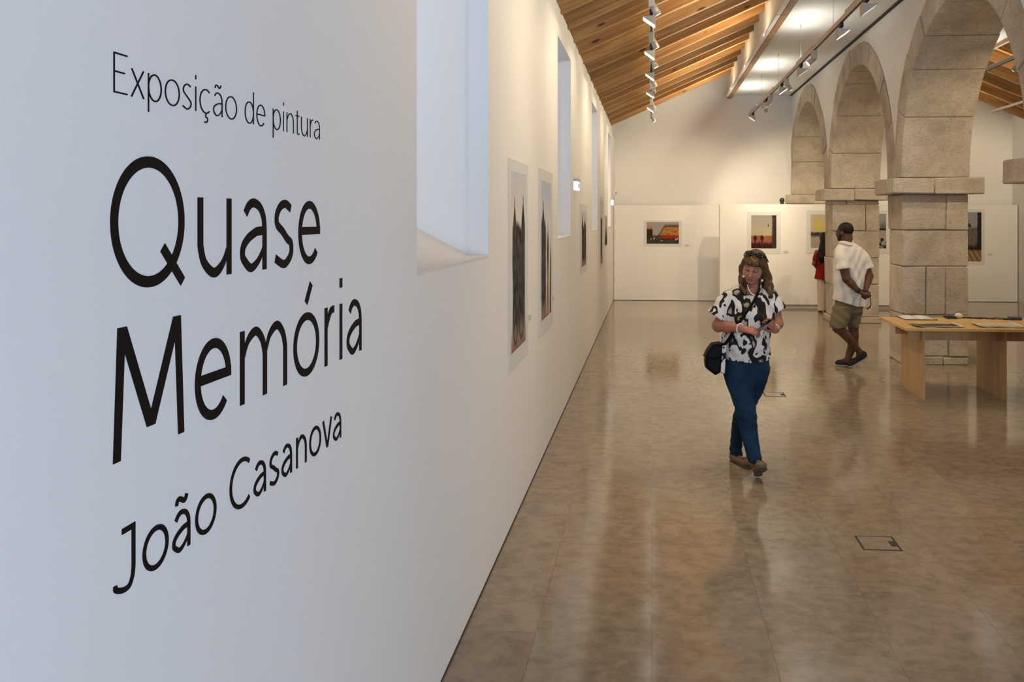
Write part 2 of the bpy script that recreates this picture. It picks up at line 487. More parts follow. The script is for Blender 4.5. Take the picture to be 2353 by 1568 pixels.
ANG = [0, 22, 43, 63, 81, 99, 117, 137, 158, 180]
arch_names = ['limestone arch whose pier stands beside the entrance door', 'large limestone arch rising above the plywood table',
              'limestone arch behind the walking man, between two full piers', 'limestone arch over the white partition, against the back wall']
for i in range(1, len(PF) - 1):
    yc = (PF[i] + PDEP + PF[i + 1]) / 2
    ar = thing('stone_arch', (XMID, yc, SPRING), arch_names[i - 1], 'arch', 'limestone arches of the arcade')
    rr = random.Random(i)
    for k in range(len(ANG) - 1):
        j0 = ANG[k] + (rr.uniform(-2.5, 2.5) if 0 < k else 0); j1 = ANG[k + 1]
        if k > 0: j0 = ANG[k] + jprev
        jprev = rr.uniform(-3, 3) if k < len(ANG) - 2 else 0
        j1 = ANG[k + 1] + jprev
        a0, a1 = math.radians(j0 + .25), math.radians(j1 - .25)
        seg = 4; ro_ = ARC_R + RING + rr.uniform(-.025, .03); ri = ARC_R + rr.uniform(-.006, .006)
        xo = rr.uniform(.004, .022)
        poly = [(ri, a0 + (a1 - a0) * q / seg) for q in range(seg + 1)] + [(ro_, a1 + (a0 - a1) * q / seg) for q in range(seg + 1)]
        pl = []
        for (R_, a) in poly:
            yy = yc - R_ * math.cos(a)
            yy = max(yc - PER / 2 + .004, min(yc + PER / 2 - .004, yy))
            pl.append((yy, SPRING + .002 + R_ * math.sin(a)))
        MB().prism(pl, 0, XA0 - xo, XA1 + xo).build('voussoir', M['stone'], ar)
    # thin mortar core filling the joints
    pl = [(yc - (ARC_R + .012) * math.cos(math.pi * q / 24), SPRING + (ARC_R + .012) * math.sin(math.pi * q / 24)) for q in range(25)]
    pl += [(yc + min(PER / 2, Rex + .004) * math.cos(math.pi * q / 24), SPRING + (Rex + .004) * math.sin(math.pi * q / 24)) for q in range(25)]
    core = MB()
    for q in range(24):
        core.prism([pl[q], pl[q + 1], pl[48 - q], pl[49 - q]], 0, XA0 - .001, XA1 + .001)
    core.build('mortar', M['mortar'], ar)

def block(par, x0, x1, y0, y1, z0, z1, jit=.016, ch=.009):
    g = .003
    return MB().cham((x0 + g, y0 + g, z0 + g), (x1 - g, y1 - g, z1 - g), ch, jit).build('stone_block', M['stone'], par)
def pillar(i, y0, courses, label, impost_split=.45, plinth=.107):
    pr = thing('stone_pillar', (XMID, y0 + PDEP / 2, 0), label, 'pillar', 'limestone pillars of the arcade')
    y1 = y0 + PDEP
    MB().bb(XA0 + .02, XA1 - .02, y0 + .02, y1 - .02, .01, SPRING).build('mortar', M['mortar'], pr)
    if plinth:
        block(pr, XA0 - .03, XMID + .1, y0 - .03, y1 + .03, 0, plinth); block(pr, XMID + .1, XA1 + .03, y0 - .03, y1 + .03, 0, plinth)
    for (z0, z1, splits) in courses:
        xs = [XA0] + [XA0 + (XA1 - XA0) * s for s in splits] + [XA1]
        for j, (a, b) in enumerate(zip(xs[:-1], xs[1:])):
            q0, q1 = y0 + random.uniform(-.010, .010), y1 + random.uniform(-.010, .010)
            if j == 0 and len(xs) == 2:
                block(pr, a, b, q0, q1, z0, z1)
            else:
                block(pr, a + (random.uniform(-.01, .01) if j == 0 else 0), b, q0, q1, z0, z1)
    xs = [XA0 - .15, XA0 - .15 + (XA1 - XA0 + .30) * impost_split, XA1 + .15]
    for a, b in zip(xs[:-1], xs[1:]):
        block(pr, a, b, y0 - .13, y1 + .13, 2.125, SPRING - .002, .02, .012)
    return pr
cA = [(0, .10, (.3, .62)), (.10, .62, (.22, .7)), (.62, 1.22, (.36, .645)), (1.22, 1.68, ()), (1.68, 2.125, (.66,))]
cB = [(.107, .665, (.42,)), (.665, 1.125, (.55,)), (1.125, 1.593, (.3,)), (1.593, 2.05, (.72,)), (2.05, 2.125, (.3,))]
pillar(0, PF[1], cB, 'limestone pillar beside the entrance door')
pillar(1, PF[2], cA, 'limestone pillar between the entrance door pier and the plywood table', plinth=0)
pillar(2, PF[3], cA, 'limestone pillar of large blocks behind the plywood table', plinth=0)
pillar(3, PF[4], cB, 'limestone pillar beside the man in the white shirt', .47)
# half pier against the back wall
pr = thing('stone_pillar', (XMID, YB - .03, 0), 'limestone half pier against the back wall behind the partition', 'pillar', 'limestone pillars of the arcade')
block(pr, XA0, XA1, PF[5], YB - .002, 0, 2.125); block(pr, XA0 - .15, XA1 + .15, PF[5] - .13, YB - .002, 2.125, SPRING - .002, .02, .012)

# ------------------------------------------------------------------ display partitions
PT = 2.09
def partition(name, x0, x1, y0, y1, label, plinth=False):
    p = thing(name, ((x0 + x1) / 2, (y0 + y1) / 2, 0), label, 'partition')
    z0 = .065 if plinth else .006
    MB().cham((x0, y0, z0), (x1, y1, PT), .004).build('panel', M['panel'], p)
    MB().bb(x0 + .02, x1 - .02, y0 + .05, y1 - .02, 0, z0 + .002).build('plinth', M['sill'] if plinth else M['panel'], p)
    return p
partition('display_partition', XL + .007, 1.90, 19.15, 19.60, 'white display partition carrying the small landscape painting, against the left wall')
partition('display_partition', 1.387, 5.2, 17.86, 18.16, 'long white display partition running through the far arch', True)
partition('display_partition', 5.4, XR - .02, 19.42, 19.66, 'white display partition by the right-hand wall, carrying a tall painting')

# ------------------------------------------------------------------ lettering on the left wall
XH, CAP, ASC = .5, .7, .745
def ell(cx, cy, rx, ry, a0, a1, n=28):
    return [(cx + rx * math.cos(math.radians(a0 + (a1 - a0) * i / n)), cy + ry * math.sin(math.radians(a0 + (a1 - a0) * i / n))) for i in range(n + 1)]
def spl(pts, n=8):
    out = []
    P_ = [pts[0]] + list(pts) + [pts[-1]]
    for i in range(1, len(P_) - 2):
        p0, p1, p2, p3 = [np.array(q, float) for q in P_[i - 1:i + 3]]
        for k in range(n):
            t = k / n
            out.append(tuple(.5 * ((2 * p1) + (-p0 + p2) * t + (2 * p0 - 5 * p1 + 4 * p2 - p3) * t * t + (-p0 + 3 * p1 - 3 * p2 + p3) * t ** 3)))
    out.append(tuple(pts[-1])); return out
def glyph(ch, w, asp):
    """strokes [(points, taper)] : x 0..1 over the centre-line width, y in em; asp = em per unit x"""
    h = w / 2; o = .008
    lo, hi = h - o, XH - h + o; ym = (lo + hi) / 2; ry = (hi - lo) / 2
    full = ell(.5, ym, .5, ry, 0, 360, 48)
    hx = h / asp
    def tap(pts, a=1, b=1): 
        n = len(pts); return [a + (1 - a) * min(1, i / (n * .38)) if i < n * .5 else b + (1 - b) * min(1, (n - 1 - i) / (n * .38)) for i in range(n)]
    st = []
    def s(pts, a=1, b=1): st.append((pts, tap(pts, a, b)))
    def arch(x0, x1):      # n-arch from stem x0 to leg x1
        xm = (x0 + x1) / 2 + .02; rx = (x1 - x0) / 2
        return [(x0, XH * .55)] + spl([(x0 + .02, XH * .62), (x0 + rx * .45, hi - .055), (xm + .02, hi), (x1 - rx * .25, hi - .07), (x1, XH * .60)], 7) + [(x1, 0)]
    if ch == 'E':
        s([(0, 0), (0, CAP)]); s([(0, h), (1 + hx, h)]); s([(0, CAP - h), (1 + hx * .8, CAP - h)]); s([(0, .37), (.82, .37)])
    elif ch == 'x': s([(0, 0), (.98, XH)]); s([(.02, XH), (1, 0)])
    elif ch == 'p': s([(0, -.215), (0, XH)]); s(full)
    elif ch == 'd': s([(1, 0), (1, ASC)]); s(full)
    elif ch == 'o': s(full)
    elif ch == 'ó': s(full); s([(.47, .585), (.70, .735)])
    elif ch == 'i': s([(.5, 0), (.5, XH)]); s([(.5, .645), (.5, .73)])
    elif ch in 'cç':
        s(ell(.56, ym, .56, ry, 52, 308, 36))
        if ch == 'ç': s(spl([(.60, h), (.55, -.07), (.70, -.09), (.74, -.135), (.62, -.185), (.42, -.178)], 6))
    elif ch == 'C': s(ell(.60, CAP / 2, .60, CAP / 2 - h + o, 50, 310, 40))
    elif ch in 'aã':
        s(spl([(.13, hi - .075), (.28, hi - .022), (.50, hi), (.78, hi - .03), (.95, hi - .10), (1, hi - .19)], 7) + [(1, 0)])
        s([(1, XH * .565)] + spl([(.62, XH * .55), (.28, XH * .47), (.05, XH * .36), (0, XH * .24), (.08, lo + .055), (.36, lo), (.66, lo + .035), (.88, lo + .10), (.99, lo + .16)], 6), 1, .45)
        if ch == 'ã': s(spl([(.17, .585), (.22, .635), (.36, .655), (.52, .632), (.66, .605), (.79, .625), (.85, .67)], 6))
    elif ch == 's': s(spl([(.93, hi - .035), (.62, hi), (.30, hi - .02), (.09, hi - .085), (.11, hi - .155), (.42, ym + .02), (.72, ym - .04), (.95, lo + .15), (.95, lo + .07), (.68, lo + .008), (.42, lo), (.0, lo + .045)], 6))
    elif ch == 'e': s([(.02, ym + .015), (1 + hx, ym + .015)]); s(ell(.5, ym + 0.0, .5, ry, 4, 318, 44))
    elif ch == 'n': s([(0, 0), (0, XH)]); s(arch(0, 1), .4, 1)
    elif ch == 'm': s([(0, 0), (0, XH)]); s(arch(0, .5), .4, 1); s(arch(.5, 1), .4, 1)
    elif ch == 'u':
        a = [(1 - px, XH - py) for px, py in arch(0, 1)]; s([(1, 0), (1, XH)]); s(a, .4, 1)
    elif ch == 'r': s([(0, 0), (0, XH)]); s([(0, XH * .50)] + spl([(.05, XH * .62), (.28, hi - .075), (.62, hi - .012), (1.0, hi - .005)], 6), .4, 1)
    elif ch == 't': s([(.42, .62), (.42, .10)] + spl([(.42, .10), (.47, .04), (.66, lo), (1.0, lo + .02)], 6)); s([(-.05, XH - h), (.98, XH - h)])
    elif ch == 'v': s([(.0, XH), (.49, .0)]); s([(1, XH), (.51, .0)])
    elif ch == 'Q': s(ell(.49, CAP / 2 + .002, .49, CAP / 2 - h + .014, 0, 360, 64)); s([(.68, .205), (1.0, -.005)])
    elif ch == 'J': s([(.36, CAP - h), (1 + hx * .96, CAP - h)]); s([(1, CAP), (1, .22)] + spl([(1, .22), (.95, .12), (.78, .03), (.50, lo - .006), (.20, lo + .02), (.0, .085), (.0, .125)], 6))
    return st
def stroke(mb, pts, fac, w, x_face):
    pts = np.array(pts); keep = [0]
    for i in range(1, len(pts)):
        if np.linalg.norm(pts[i] - pts[keep[-1]]) > 1e-5: keep.append(i)
    pts = pts[keep]; fac = np.array(fac)[keep]
    n = len(pts); closed = np.linalg.norm(pts[0] - pts[-1]) < 1e-4
    L, R = [], []
    for i in range(n):
        if closed: a, b = pts[(i - 1) % (n - 1)], pts[(i + 1) % (n - 1)]
        else: a, b = pts[max(i - 1, 0)], pts[min(i + 1, n - 1)]
        t = b - a; t /= np.linalg.norm(t); nn = np.array((-t[1], t[0])) * w / 2 * fac[i]
        L.append(pts[i] + nn); R.append(pts[i] - nn)
    vs = []
    for xx in (x_face, XL - .001):
        for i in range(n): vs += [(xx, *L[i]), (xx, *R[i])]
    fs = []
    for i in range(n - 1):
        a = 2 * i; b = 2 * n
        fs += [(a, a + 1, a + 3, a + 2), (a, a + 2, a + 2 + b, a + b), (a + 1, a + 1 + b, a + 3 + b, a + 3)]
    fs += [(0, 2 * n, 2 * n + 1, 1), (2 * n - 2, 2 * n - 1, 4 * n - 1, 4 * n - 2)]
    mb.add(vs, fs)
def wall_y(u): return float(on_x(u, CY, XL)[1])
def lettering(name, label, letters, zb, em, w):
    t = thing(name, (XL, wall_y(letters[0][1]), zb), label, 'wall lettering')
    for ch, u0, u1 in letters:
        y0, y1 = wall_y(u0), wall_y(u1)
        if ch == 'i': m_ = (y0 + y1) / 2; y0, y1 = m_ - w * em * .5, m_ + w * em * .5
        W = y1 - y0; ww = w * em; span = max(W - ww, 1e-4)
        mb = MB(); xf = XL + .0016
        if ch == 'M':
            g = lambda x_, y_: (y0 + W * x_, zb + em * y_)
            q = ww / W
            polys = [[(0, 0), (q, 0), (.055 + q * 1.08, CAP), (.055, CAP)], [(1 - q, 0), (1, 0), (.945, CAP), (.945 - q * 1.08, CAP)],
                     [(.055, CAP), (.055 + q * 1.25, CAP), (.5 + q * .62, .12), (.5 - q * .62, .12)], [(.945 - q * 1.25, CAP), (.945, CAP), (.5 + q * .62, .12), (.5 - q * .62, .12)]]
            for j, pl in enumerate(polys): mb.prism([g(*p) for p in pl], 0, XL - .001, xf + j * .00005)
        else:
            for j, (pts, fac) in enumerate(glyph(ch, w, span / em)):
                stroke(mb, [(y0 + ww / 2 + span * a, zb + em * b) for a, b in pts], fac, ww, xf + j * .00006)
        mb.build('letter', M['vinyl'], t)
    return t
lettering('wall_lettering', 'thin black vinyl lettering reading Exposição de pintura on the white wall',
          [('E', 260, 291.5), ('x', 300, 330.3), ('p', 339.3, 370.2), ('o', 378.1, 411.8), ('s', 418.1, 439.1), ('i', 447.5, 450.2), ('ç', 457.9, 483.1), ('ã', 489.3, 510.1), ('o', 517.2, 543.3),
           ('d', 561.8, 582.2), ('e', 588.8, 608.5), ('p', 626.3, 644.1), ('i', 649.4, 651.7), ('n', 658.2, 674), ('t', 678.4, 687.6), ('u', 691.5, 706), ('r', 711.7, 719.2), ('a', 721.2, 734)], 2.042, .0900, .0265)
lettering('wall_lettering', 'large bold black vinyl word Quase on the white wall',
          [('Q', 252.6, 425.3), ('u', 453.5, 530.7), ('a', 551.4, 611.5), ('s', 628, 673.4), ('e', 685.2, 734.3)], 1.7355, .2985, .0625)
lettering('wall_lettering', 'large bold black vinyl word Memória on the white wall',
          [('M', 258.9, 421.8), ('e', 447.3, 529.7), ('m', 551, 658.4), ('ó', 673.6, 732.5), ('r', 745.4, 770), ('i', 779, 786.4), ('a', 796.3, 830)], 1.466, .2985, .0625)
lettering('wall_lettering', 'medium black vinyl name lettering reading João Casanova on the white wall',
          [('J', 260, 309.4), ('o', 326.9, 386.1), ('ã', 395.4, 436), ('o', 448, 496.1), ('C', 526.9, 575), ('a', 582.1, 610), ('s', 617.7, 640.6), ('a', 646.3, 670), ('n', 679.9, 703.6),
           ('o', 710.3, 736.8), ('v', 740.5, 762), ('a', 764.8, 783.1)], 1.2575, .143, .062)

# ------------------------------------------------------------------ pictures
def vcol_mat(name, rough=.6):
    m = mat(name, (.5, .5, .5), rough, spec=.3); t = NT(m)
    a = t.n('ShaderNodeVertexColor'); a.layer_name = 'Col'; t.base(a.outputs['Color']); return m
M['paint'] = vcol_mat('painted_picture', .85)
M['paint'].node_tree.nodes['Principled BSDF'].inputs['Specular IOR Level'].default_value = .08
def srgb(c): 
    c = np.asarray(c, float) / 255.0
    return np.where(c <= .04045, c / 12.92, ((c + .055) / 1.055) ** 2.4)
def vnoise(x, y, sc, seed):
    g = np.random.default_rng(seed).random((64, 64)); x = np.asarray(x) * sc; y = np.asarray(y) * sc
    xi, yi = np.floor(x).astype(int), np.floor(y).astype(int); fx, fy = x - xi, y - yi
    fx = fx * fx * (3 - 2 * fx); fy = fy * fy * (3 - 2 * fy)
    q = lambda i, j: g[(xi + i) % 64, (yi + j) % 64]
    return (q(0, 0) * (1 - fx) + q(1, 0) * fx) * (1 - fy) + (q(0, 1) * (1 - fx) + q(1, 1) * fx) * fy
def lay(col, mask, c): 
    m = np.clip(mask, 0, 1)[..., None]; return col * (1 - m) + srgb(c) * m
def sstep(e0, e1, x): t = np.clip((x - e0) / (e1 - e0 + 1e-9), 0, 1); return t * t * (3 - 2 * t)
def art_tower(x, y, seed=1, towers=((.24, .84, .12), (.80, .86, .13)), body=(.10, .92, .70), blue=0.0, arches=True):
    n = vnoise(x, y, 6, seed); n2 = vnoise(x, y, 23, seed + 1)
    col = np.ones(x.shape + (3,)) * srgb((218, 215, 212))
    col = lay(col, sstep(.6, 1, y) * (.5 + .5 * n), (180 - 30 * blue, 188 - 8 * blue, 206 + 10 * blue))
    col = lay(col, sstep(.3, .75, n) * .35, (222, 205, 185))
    top = body[2] + .10 * (vnoise(x, y * 0, 7, seed + 3) - .5)
    dark = sstep(body[0] - .02, body[0] + .03, x + .05 * (n - .5)) * (1 - sstep(body[1] - .03, body[1] + .02, x + .05 * (n2 - .5))) * (1 - sstep(top - .02, top + .03, y))
    for tx, th, tw in towers:
        wd = tw * np.clip((th - y) / .16, .18, 1)
        dark = np.maximum(dark, (1 - sstep(wd * .8, wd * 1.15, np.abs(x - tx))) * (1 - sstep(th, th + .03, y)) * sstep(.05, .1, y))
    col = lay(col, dark * (.86 + .14 * n2), (30, 26, 25))
    col = lay(col, dark * sstep(.62, .8, n) * .6, (74, 66, 60))
    col = lay(col, (1 - sstep(.08, .2, y + .06 * n)) * .75, (150, 134, 124))
    if arches:
        for cx_, cy_, r_ in ((.3, .10, .10), (.68, .12, .12)):
            rr_ = np.hypot((x - cx_), (y - cy_) * 1.6); col = lay(col, (1 - sstep(.012, .03, np.abs(rr_ - r_))) * .8, (60, 48, 44))
    col = lay(col, (1 - sstep(.0, .05, y)) * (n2 > .55), (170, 90, 70))
    return col
def art_street(x, y, seed=2):
    col = art_tower(x, y, seed, ((.18, .84, .16), (.66, .68, .09)), (-.1, .46, .70), 1.0, False)
    n = vnoise(x, y, 9, seed + 5)
    col = lay(col, (1 - sstep(.02, .07, np.abs(x - .66 - .04 * n))) * (1 - sstep(.5, .62, y)) * .75, (60, 50, 46))
    col = lay(col, (1 - sstep(.0, .16, np.abs(x - .78 + .2 * y))) * (1 - sstep(.25, .45, y)), (196, 160, 128))
    col = lay(col, sstep(.88, .93, x + .03 * n) * (1 - sstep(.4, .6, y)), (50, 42, 40))
    return col
def art_haze(x, y, seed=3):
    n = vnoise(x, y, 5, seed)
    col = np.ones(x.shape + (3,)) * srgb((176, 160, 142))
    col = lay(col, 1 - sstep(.2, .75, y + .25 * (n - .5)), (44, 36, 30)); return col
def art_boulevard(x, y, seed=4):
    n = vnoise(x, y, 7, seed); n2 = vnoise(x, y, 24, seed + 1)
    col = np.ones(x.shape + (3,)) * srgb((158, 148, 142))
    hill = .28 + .52 * sstep(.30, .60, x)
    col = lay(col, 1 - sstep(hill - .02, hill + .02, y + .05 * (n2 - .5)), (176, 120, 62))
    col = lay(col, (1 - sstep(.02, .10, np.abs(y - hill - .02))) * (x > .3) * (.6 + .4 * n2), (52, 46, 34))
    col = lay(col, sstep(.62, .75, n2) * (y < hill - .1) * (x > .4) * .7, (110, 62, 34))
    col = lay(col, (1 - sstep(.17, .20, x)) * (1 - sstep(.66, .72, y)), (56, 42, 34))
    for tx in (.05, .13): col = lay(col, (1 - sstep(.01, .035, np.abs(x - tx) + .12 * np.clip(y - .70, 0, 1))) * (y > .66) * (1 - sstep(.80, .85, y)), (170, 92, 40))
    col = lay(col, (1 - sstep(.36, .42, y)) * (x > .16) * .85, (66, 44, 40))
    col = lay(col, (1 - sstep(.02, .06, np.abs(y - .34 + .05 * n))) * sstep(.45, .6, x), (176, 34, 30))
    col = lay(col, (1 - sstep(.20, .27, y + .03 * n)), (70, 60, 56))
    for i in range(22):
        r = random.Random(i); cx_, cy_ = r.random(), r.uniform(.10, .24)
        col = lay(col, 1 - sstep(.012, .028, np.hypot(x - cx_, (y - cy_) * .68)), r.choice([(206, 200, 192), (34, 28, 28), (34, 28, 28)]))
    return col
def art_square(x, y, seed=5):
    n = vnoise(x, y, 6, seed); n2 = vnoise(x, y, 18, seed + 1)
    col = lay(np.ones(x.shape + (3,)) * srgb((172, 162, 136)), sstep(.45, 1, y), (150, 146, 142))
    col = lay(col, 1 - sstep(.36, .40, y + .03 * (n - .5)), (150, 84, 64))
    col = lay(col, (1 - sstep(.10, .24, y + .08 * (n2 - .5))), (54, 30, 24))
    for cx_ in (.16, .43, .90): col = lay(col, (1 - sstep(.05, .09, np.hypot(x - cx_, (y - .31) * .8))), (44, 34, 30)); col = lay(col, (1 - sstep(.012, .03, np.abs(x - cx_))) * (y < .3), (60, 36, 30))
    col = lay(col, sstep(.80, .86, x + .03 * (n2 - .5)), (58, 50, 48))
    col = lay(col, (1 - sstep(.015, .03, np.hypot(x - .68, (y - .69) * .5))), (60, 54, 44)); return col
def art_sun(x, y, seed=6):
    n = vnoise(x, y, 7, seed); n2 = vnoise(x, y, 20, seed + 1)
    col = np.ones(x.shape + (3,)) * srgb((186, 176, 160))
    col = lay(col, (1 - sstep(.12, .34, np.hypot(x - .27, (y - .66)) + .12 * (n - .5))) * .9, (200, 182, 92))
    col = lay(col, (1 - sstep(.05, .10, np.abs(y - .42 + .05 * n2))), (66, 58, 54))
    col = lay(col, (1 - sstep(.34, .38, y)) * (.5 + .5 * n), (150, 138, 126)); return col
def art_station(x, y, seed=7):
    n = vnoise(x, y, 6, seed); n2 = vnoise(x, y, 16, seed + 1)
    col = np.ones(x.shape + (3,)) * srgb((150, 148, 150))
    col = lay(col, sstep(.45, .6, y) * (1 - sstep(.6, .9, y)) * n, (90, 86, 88))
    col = lay(col, 1 - sstep(.015, .03, np.abs(y - .56)), (30, 28, 30))
    col = lay(col, (y < .3) * sstep(.45, .6, n2), (34, 30, 32)); col = lay(col, (y < .5) * sstep(.6, .7, n) * .6, (176, 150, 140)); return col
def art_dome(x, y, seed=8):
    n = vnoise(x, y, 6, seed); n2 = vnoise(x, y, 20, seed + 1)
    col = np.ones(x.shape + (3,)) * srgb((140, 142, 150))
    col = lay(col, 1 - sstep(.66, .72, y), (104, 96, 92))
    col = lay(col, (1 - sstep(.12, .14, np.hypot((x - .55), (y - .70) * 1.6))) * (y > .70), (58, 54, 56))
    col = lay(col, 1 - sstep(.012, .02, np.abs(x - .55)) * 1 if False else (1 - sstep(.008, .02, np.abs(x - .55))) * (y > .75) * (y < .84), (58, 54, 56))
    col = lay(col, sstep(.84, .88, x + .05 * (n2 - .5)) * (y > .25), (44, 42, 46))
    col = lay(col, (1 - sstep(.28, .38, y + .08 * (n2 - .5))), (46, 40, 38))
    col = lay(col, (1 - sstep(.22, .26, y + .02 * n)), (150, 122, 92))
    for i in range(5): col = lay(col, (1 - sstep(.008, .02, np.abs((x - .2 - .17 * i) - (.22 - y) * .9))) * (y < .24), (60, 46, 36))
    return col
def picture(org, ux, nrm, Wd, Ht, mx, mtop, mbot, fn, label, depth=.0045, nx=64, group=None):
    """org = lower corner of the outer edge, ux = unit vector along the wall, nrm = out of the wall"""
    org, ux, nrm = Vector(org), Vector(ux), Vector(nrm); uz = Vector((0, 0, 1))
    t = thing('framed_picture', org + ux * Wd / 2, label, 'picture', group)
    def slab(a0, a1, b0, b1, d0, d1):
        mb = MB(); vs = [org + ux * a + uz * b + nrm * d for d in (d0, d1) for a, b in ((a0, b0), (a1, b0), (a1, b1), (a0, b1))]
        return mb.add(vs, [(0, 1, 2, 3), (4, 5, 6, 7), (0, 1, 5, 4), (1, 2, 6, 5), (2, 3, 7, 6), (3, 0, 4, 7)])
    slab(.004, Wd - .004, .004, Ht - .004, .0004, .0016).build('backing', M['frame_white'], t)
    e = .004
    fr = MB()
    for a0, a1, b0, b1 in ((0, e, 0, Ht), (Wd - e, Wd, 0, Ht), (e, Wd - e, 0, e), (e, Wd - e, Ht - e, Ht)):
        q = slab(a0, a1, b0, b1, .0004, depth); fr.add(q.v, q.f)
    fr.build('frame', M['frame_white'], t)
    mm = MB()
    for a0, a1, b0, b1 in ((e, mx, e, Ht - e), (Wd - mx, Wd - e, e, Ht - e), (mx, Wd - mx, e, mbot), (mx, Wd - mx, Ht - mtop, Ht - e)):
        q = slab(a0, a1, b0, b1, .0016, depth - .0006); mm.add(q.v, q.f)
    mm.build('passepartout', M['mat_board'], t)
    pw, ph = Wd - 2 * mx, Ht - mtop - mbot
    ny = max(8, int(nx * ph / pw)) if ph > pw else int(nx * ph / pw)
    gx, gy = np.meshgrid(np.linspace(0, 1, nx + 1), np.linspace(0, 1, ny + 1))
    cols = np.clip(fn(gx, gy), 0, 1).reshape(-1, 3)
    o0 = org + ux * mx + uz * mbot + nrm * (depth - .0018) - t.location
    vs = np.array(o0)[None] + gx.reshape(-1, 1) * pw * np.array(ux)[None] + gy.reshape(-1, 1) * ph * np.array((0, 0, 1.0))[None]
    me = bpy.data.meshes.new('painting')
    i = (np.arange(ny)[:, None] * (nx + 1) + np.arange(nx)[None]).reshape(-1)
    me.from_pydata(vs.tolist(), [], np.stack((i, i + 1, i + nx + 2, i + nx + 1), 1).tolist())
    ca = me.color_attributes.new('Col', 'FLOAT_COLOR', 'POINT')
    ca.data.foreach_set('color', np.concatenate((cols, np.ones((len(cols), 1))), 1).astype(np.float32).reshape(-1))
    link('painting', me, M['paint'], t)
    return t
def caption(org, ux, nrm, label, Wd=.12, Ht=.055):
    org, ux, nrm = Vector(org), Vector(ux), Vector(nrm); uz = Vector((0, 0, 1))
    t = thing('caption_card', org, label, 'caption card')
    def slab(a0, a1, b0, b1, d0, d1):
        vs = [org + ux * a + uz * b + nrm * d for d in (d0, d1) for a, b in ((a0, b0), (a1, b0), (a1, b1), (a0, b1))]
        return MB().add(vs, [(0, 1, 2, 3), (4, 5, 6, 7), (0, 1, 5, 4), (1, 2, 6, 5), (2, 3, 7, 6), (3, 0, 4, 7)])
    slab(0, Wd, 0, Ht, .0005, .004).build('card', M['label'], t)
    for q in (.62, .30): slab(.012, Wd * .82, Ht * q, Ht * (q + .12), .004, .0046).build('text_line', M['ink'], t)
YA, NX_ = (0, 1, 0), (1, 0, 0)
picture((XL, 5.0, .925), YA, NX_, .79, 1.265, .085, .072, .105, art_tower, 'tall framed painting of a dark twin-towered church, nearest the window niche and lettering', nx=70)
picture((XL, 6.37, .965), YA, NX_, .83, 1.24, .10, .09, .095, art_street, 'tall framed painting of a dark street with pale light, beside the church painting', nx=70, depth=.010)
picture((XL, 10.10, 1.155), YA, NX_, 1.10, .84, .17, .085, .085, lambda x, y: art_tower(x, y, 21, ((.2, .95, .12), (.74, .9, .12)), (.08, .97, .76), 0, False), 'framed painting of a grey towered building under the lit exit sign')
picture((XL, 14.02, .975), YA, NX_, .92, 1.20, .15, .07, .09, lambda x, y: art_tower(x, y, 33, ((.3, .8, .1),), (-.1, .75, .72), 0, False), 'tall framed dark painting on the left wall beyond the third window niche')
picture((XL, 15.45, 1.29), YA, NX_, .86, .58, .06, .02, .03, art_haze, 'small frame with a painting fading from beige to dark brown near the far corner')
caption((XL, 5.82, 1.13), YA, NX_, 'small white caption card beside the church painting')
caption((XL, 7.23, 1.125), YA, NX_, 'small white caption card beside the dark street painting')
XA_, NB = (1, 0, 0), (0, -1, 0)
def back_pic(u0, v0, u1, v1, q, Y, fn, label):
    a, b = on_y(u0, v1, Y), on_y(u1, v0, Y)
    mx = q[0] * (b[0] - a[0]) / (u1 - u0); kz = (b[2] - a[2]) / (v1 - v0)
    return picture((a[0], Y, a[2]), XA_, NB, b[0] - a[0], b[2] - a[2], mx, q[1] * kz, q[2] * kz, fn, label)
back_pic(1479, 507, 1567, 567, (7, 3.5, 6.5), 19.15, art_boulevard, 'small landscape-format painting of a boulevard with orange facades and red awnings')
back_pic(1716, 487, 1794, 583, (10, 8, 12), 17.86, art_square, 'painting of a pale square with red ground and a dark column, above the woman')
back_pic(1853, 484, 1940, 582, (10, 9, 12), 17.86, art_sun, 'painting with a yellow sun in front of the woman in red')
back_pic(1968, 484, 2046, 583, (10, 8, 12), 17.86, art_station, 'grey painting of a station seen between the two pillars')
back_pic(2176, 481, 2263, 608, (8, 7, 7), 19.42, art_dome, 'tall painting of a domed building with long shadows, by the right-hand wall')
for (u, v, Y, lb) in ((1573, 567, 19.15, 'boulevard painting'), (1799, 582, 17.86, 'painting of the pale square'), (2269, 588, 19.42, 'domed building painting')):
    a = on_y(u, v, Y); caption((a[0], Y, a[2]), XA_, NB, 'small caption card beside the ' + lb)

# ------------------------------------------------------------------ exit signs, dome
def exit_sign(y0, y1, z0, z1, label, th=.05):
    t = thing('exit_sign', (XL, (y0 + y1) / 2, z0), label, 'exit sign', None)
    MB().bb(XL, XL + th, y0, y1, z1, z1 + .03).build('housing', M['metal'], t)
    MB().bb(XL, XL + th * .8, y0 + .01, y1 - .01, z0, z1).build('lit_panel', M['sign'], t)
    MB().bb(XL + th * .8, XL + th * .8 + .002, y0 + (y1 - y0) * .52, y0 + (y1 - y0) * .80, z0 + .03, z1 - .02).build('pictogram', M['sign_mark'], t)
    return t
exit_sign(9.25, 9.58, 2.13, 2.225, 'lit bluish exit sign above the grey towered painting')
exit_sign(17.95, 18.35, 2.08, 2.19, 'lit bluish exit sign near the far corner of the left wall')
a = on_y(1411, 447, 19.6)
sd = thing('motion_sensor', (XL, 18.9, 2.36), 'small beige motion sensor high in the far corner of the left wall', 'sensor')
MB().cham((XL, 18.86, 2.30), (XL + .05, 18.94, 2.42), .012).build('housing', M['sill'], sd)
MB().ball((XL + .05, 18.9, 2.35), .02).build('lens', M['black'], sd)
a = on_y(1797, 461, 18.0)
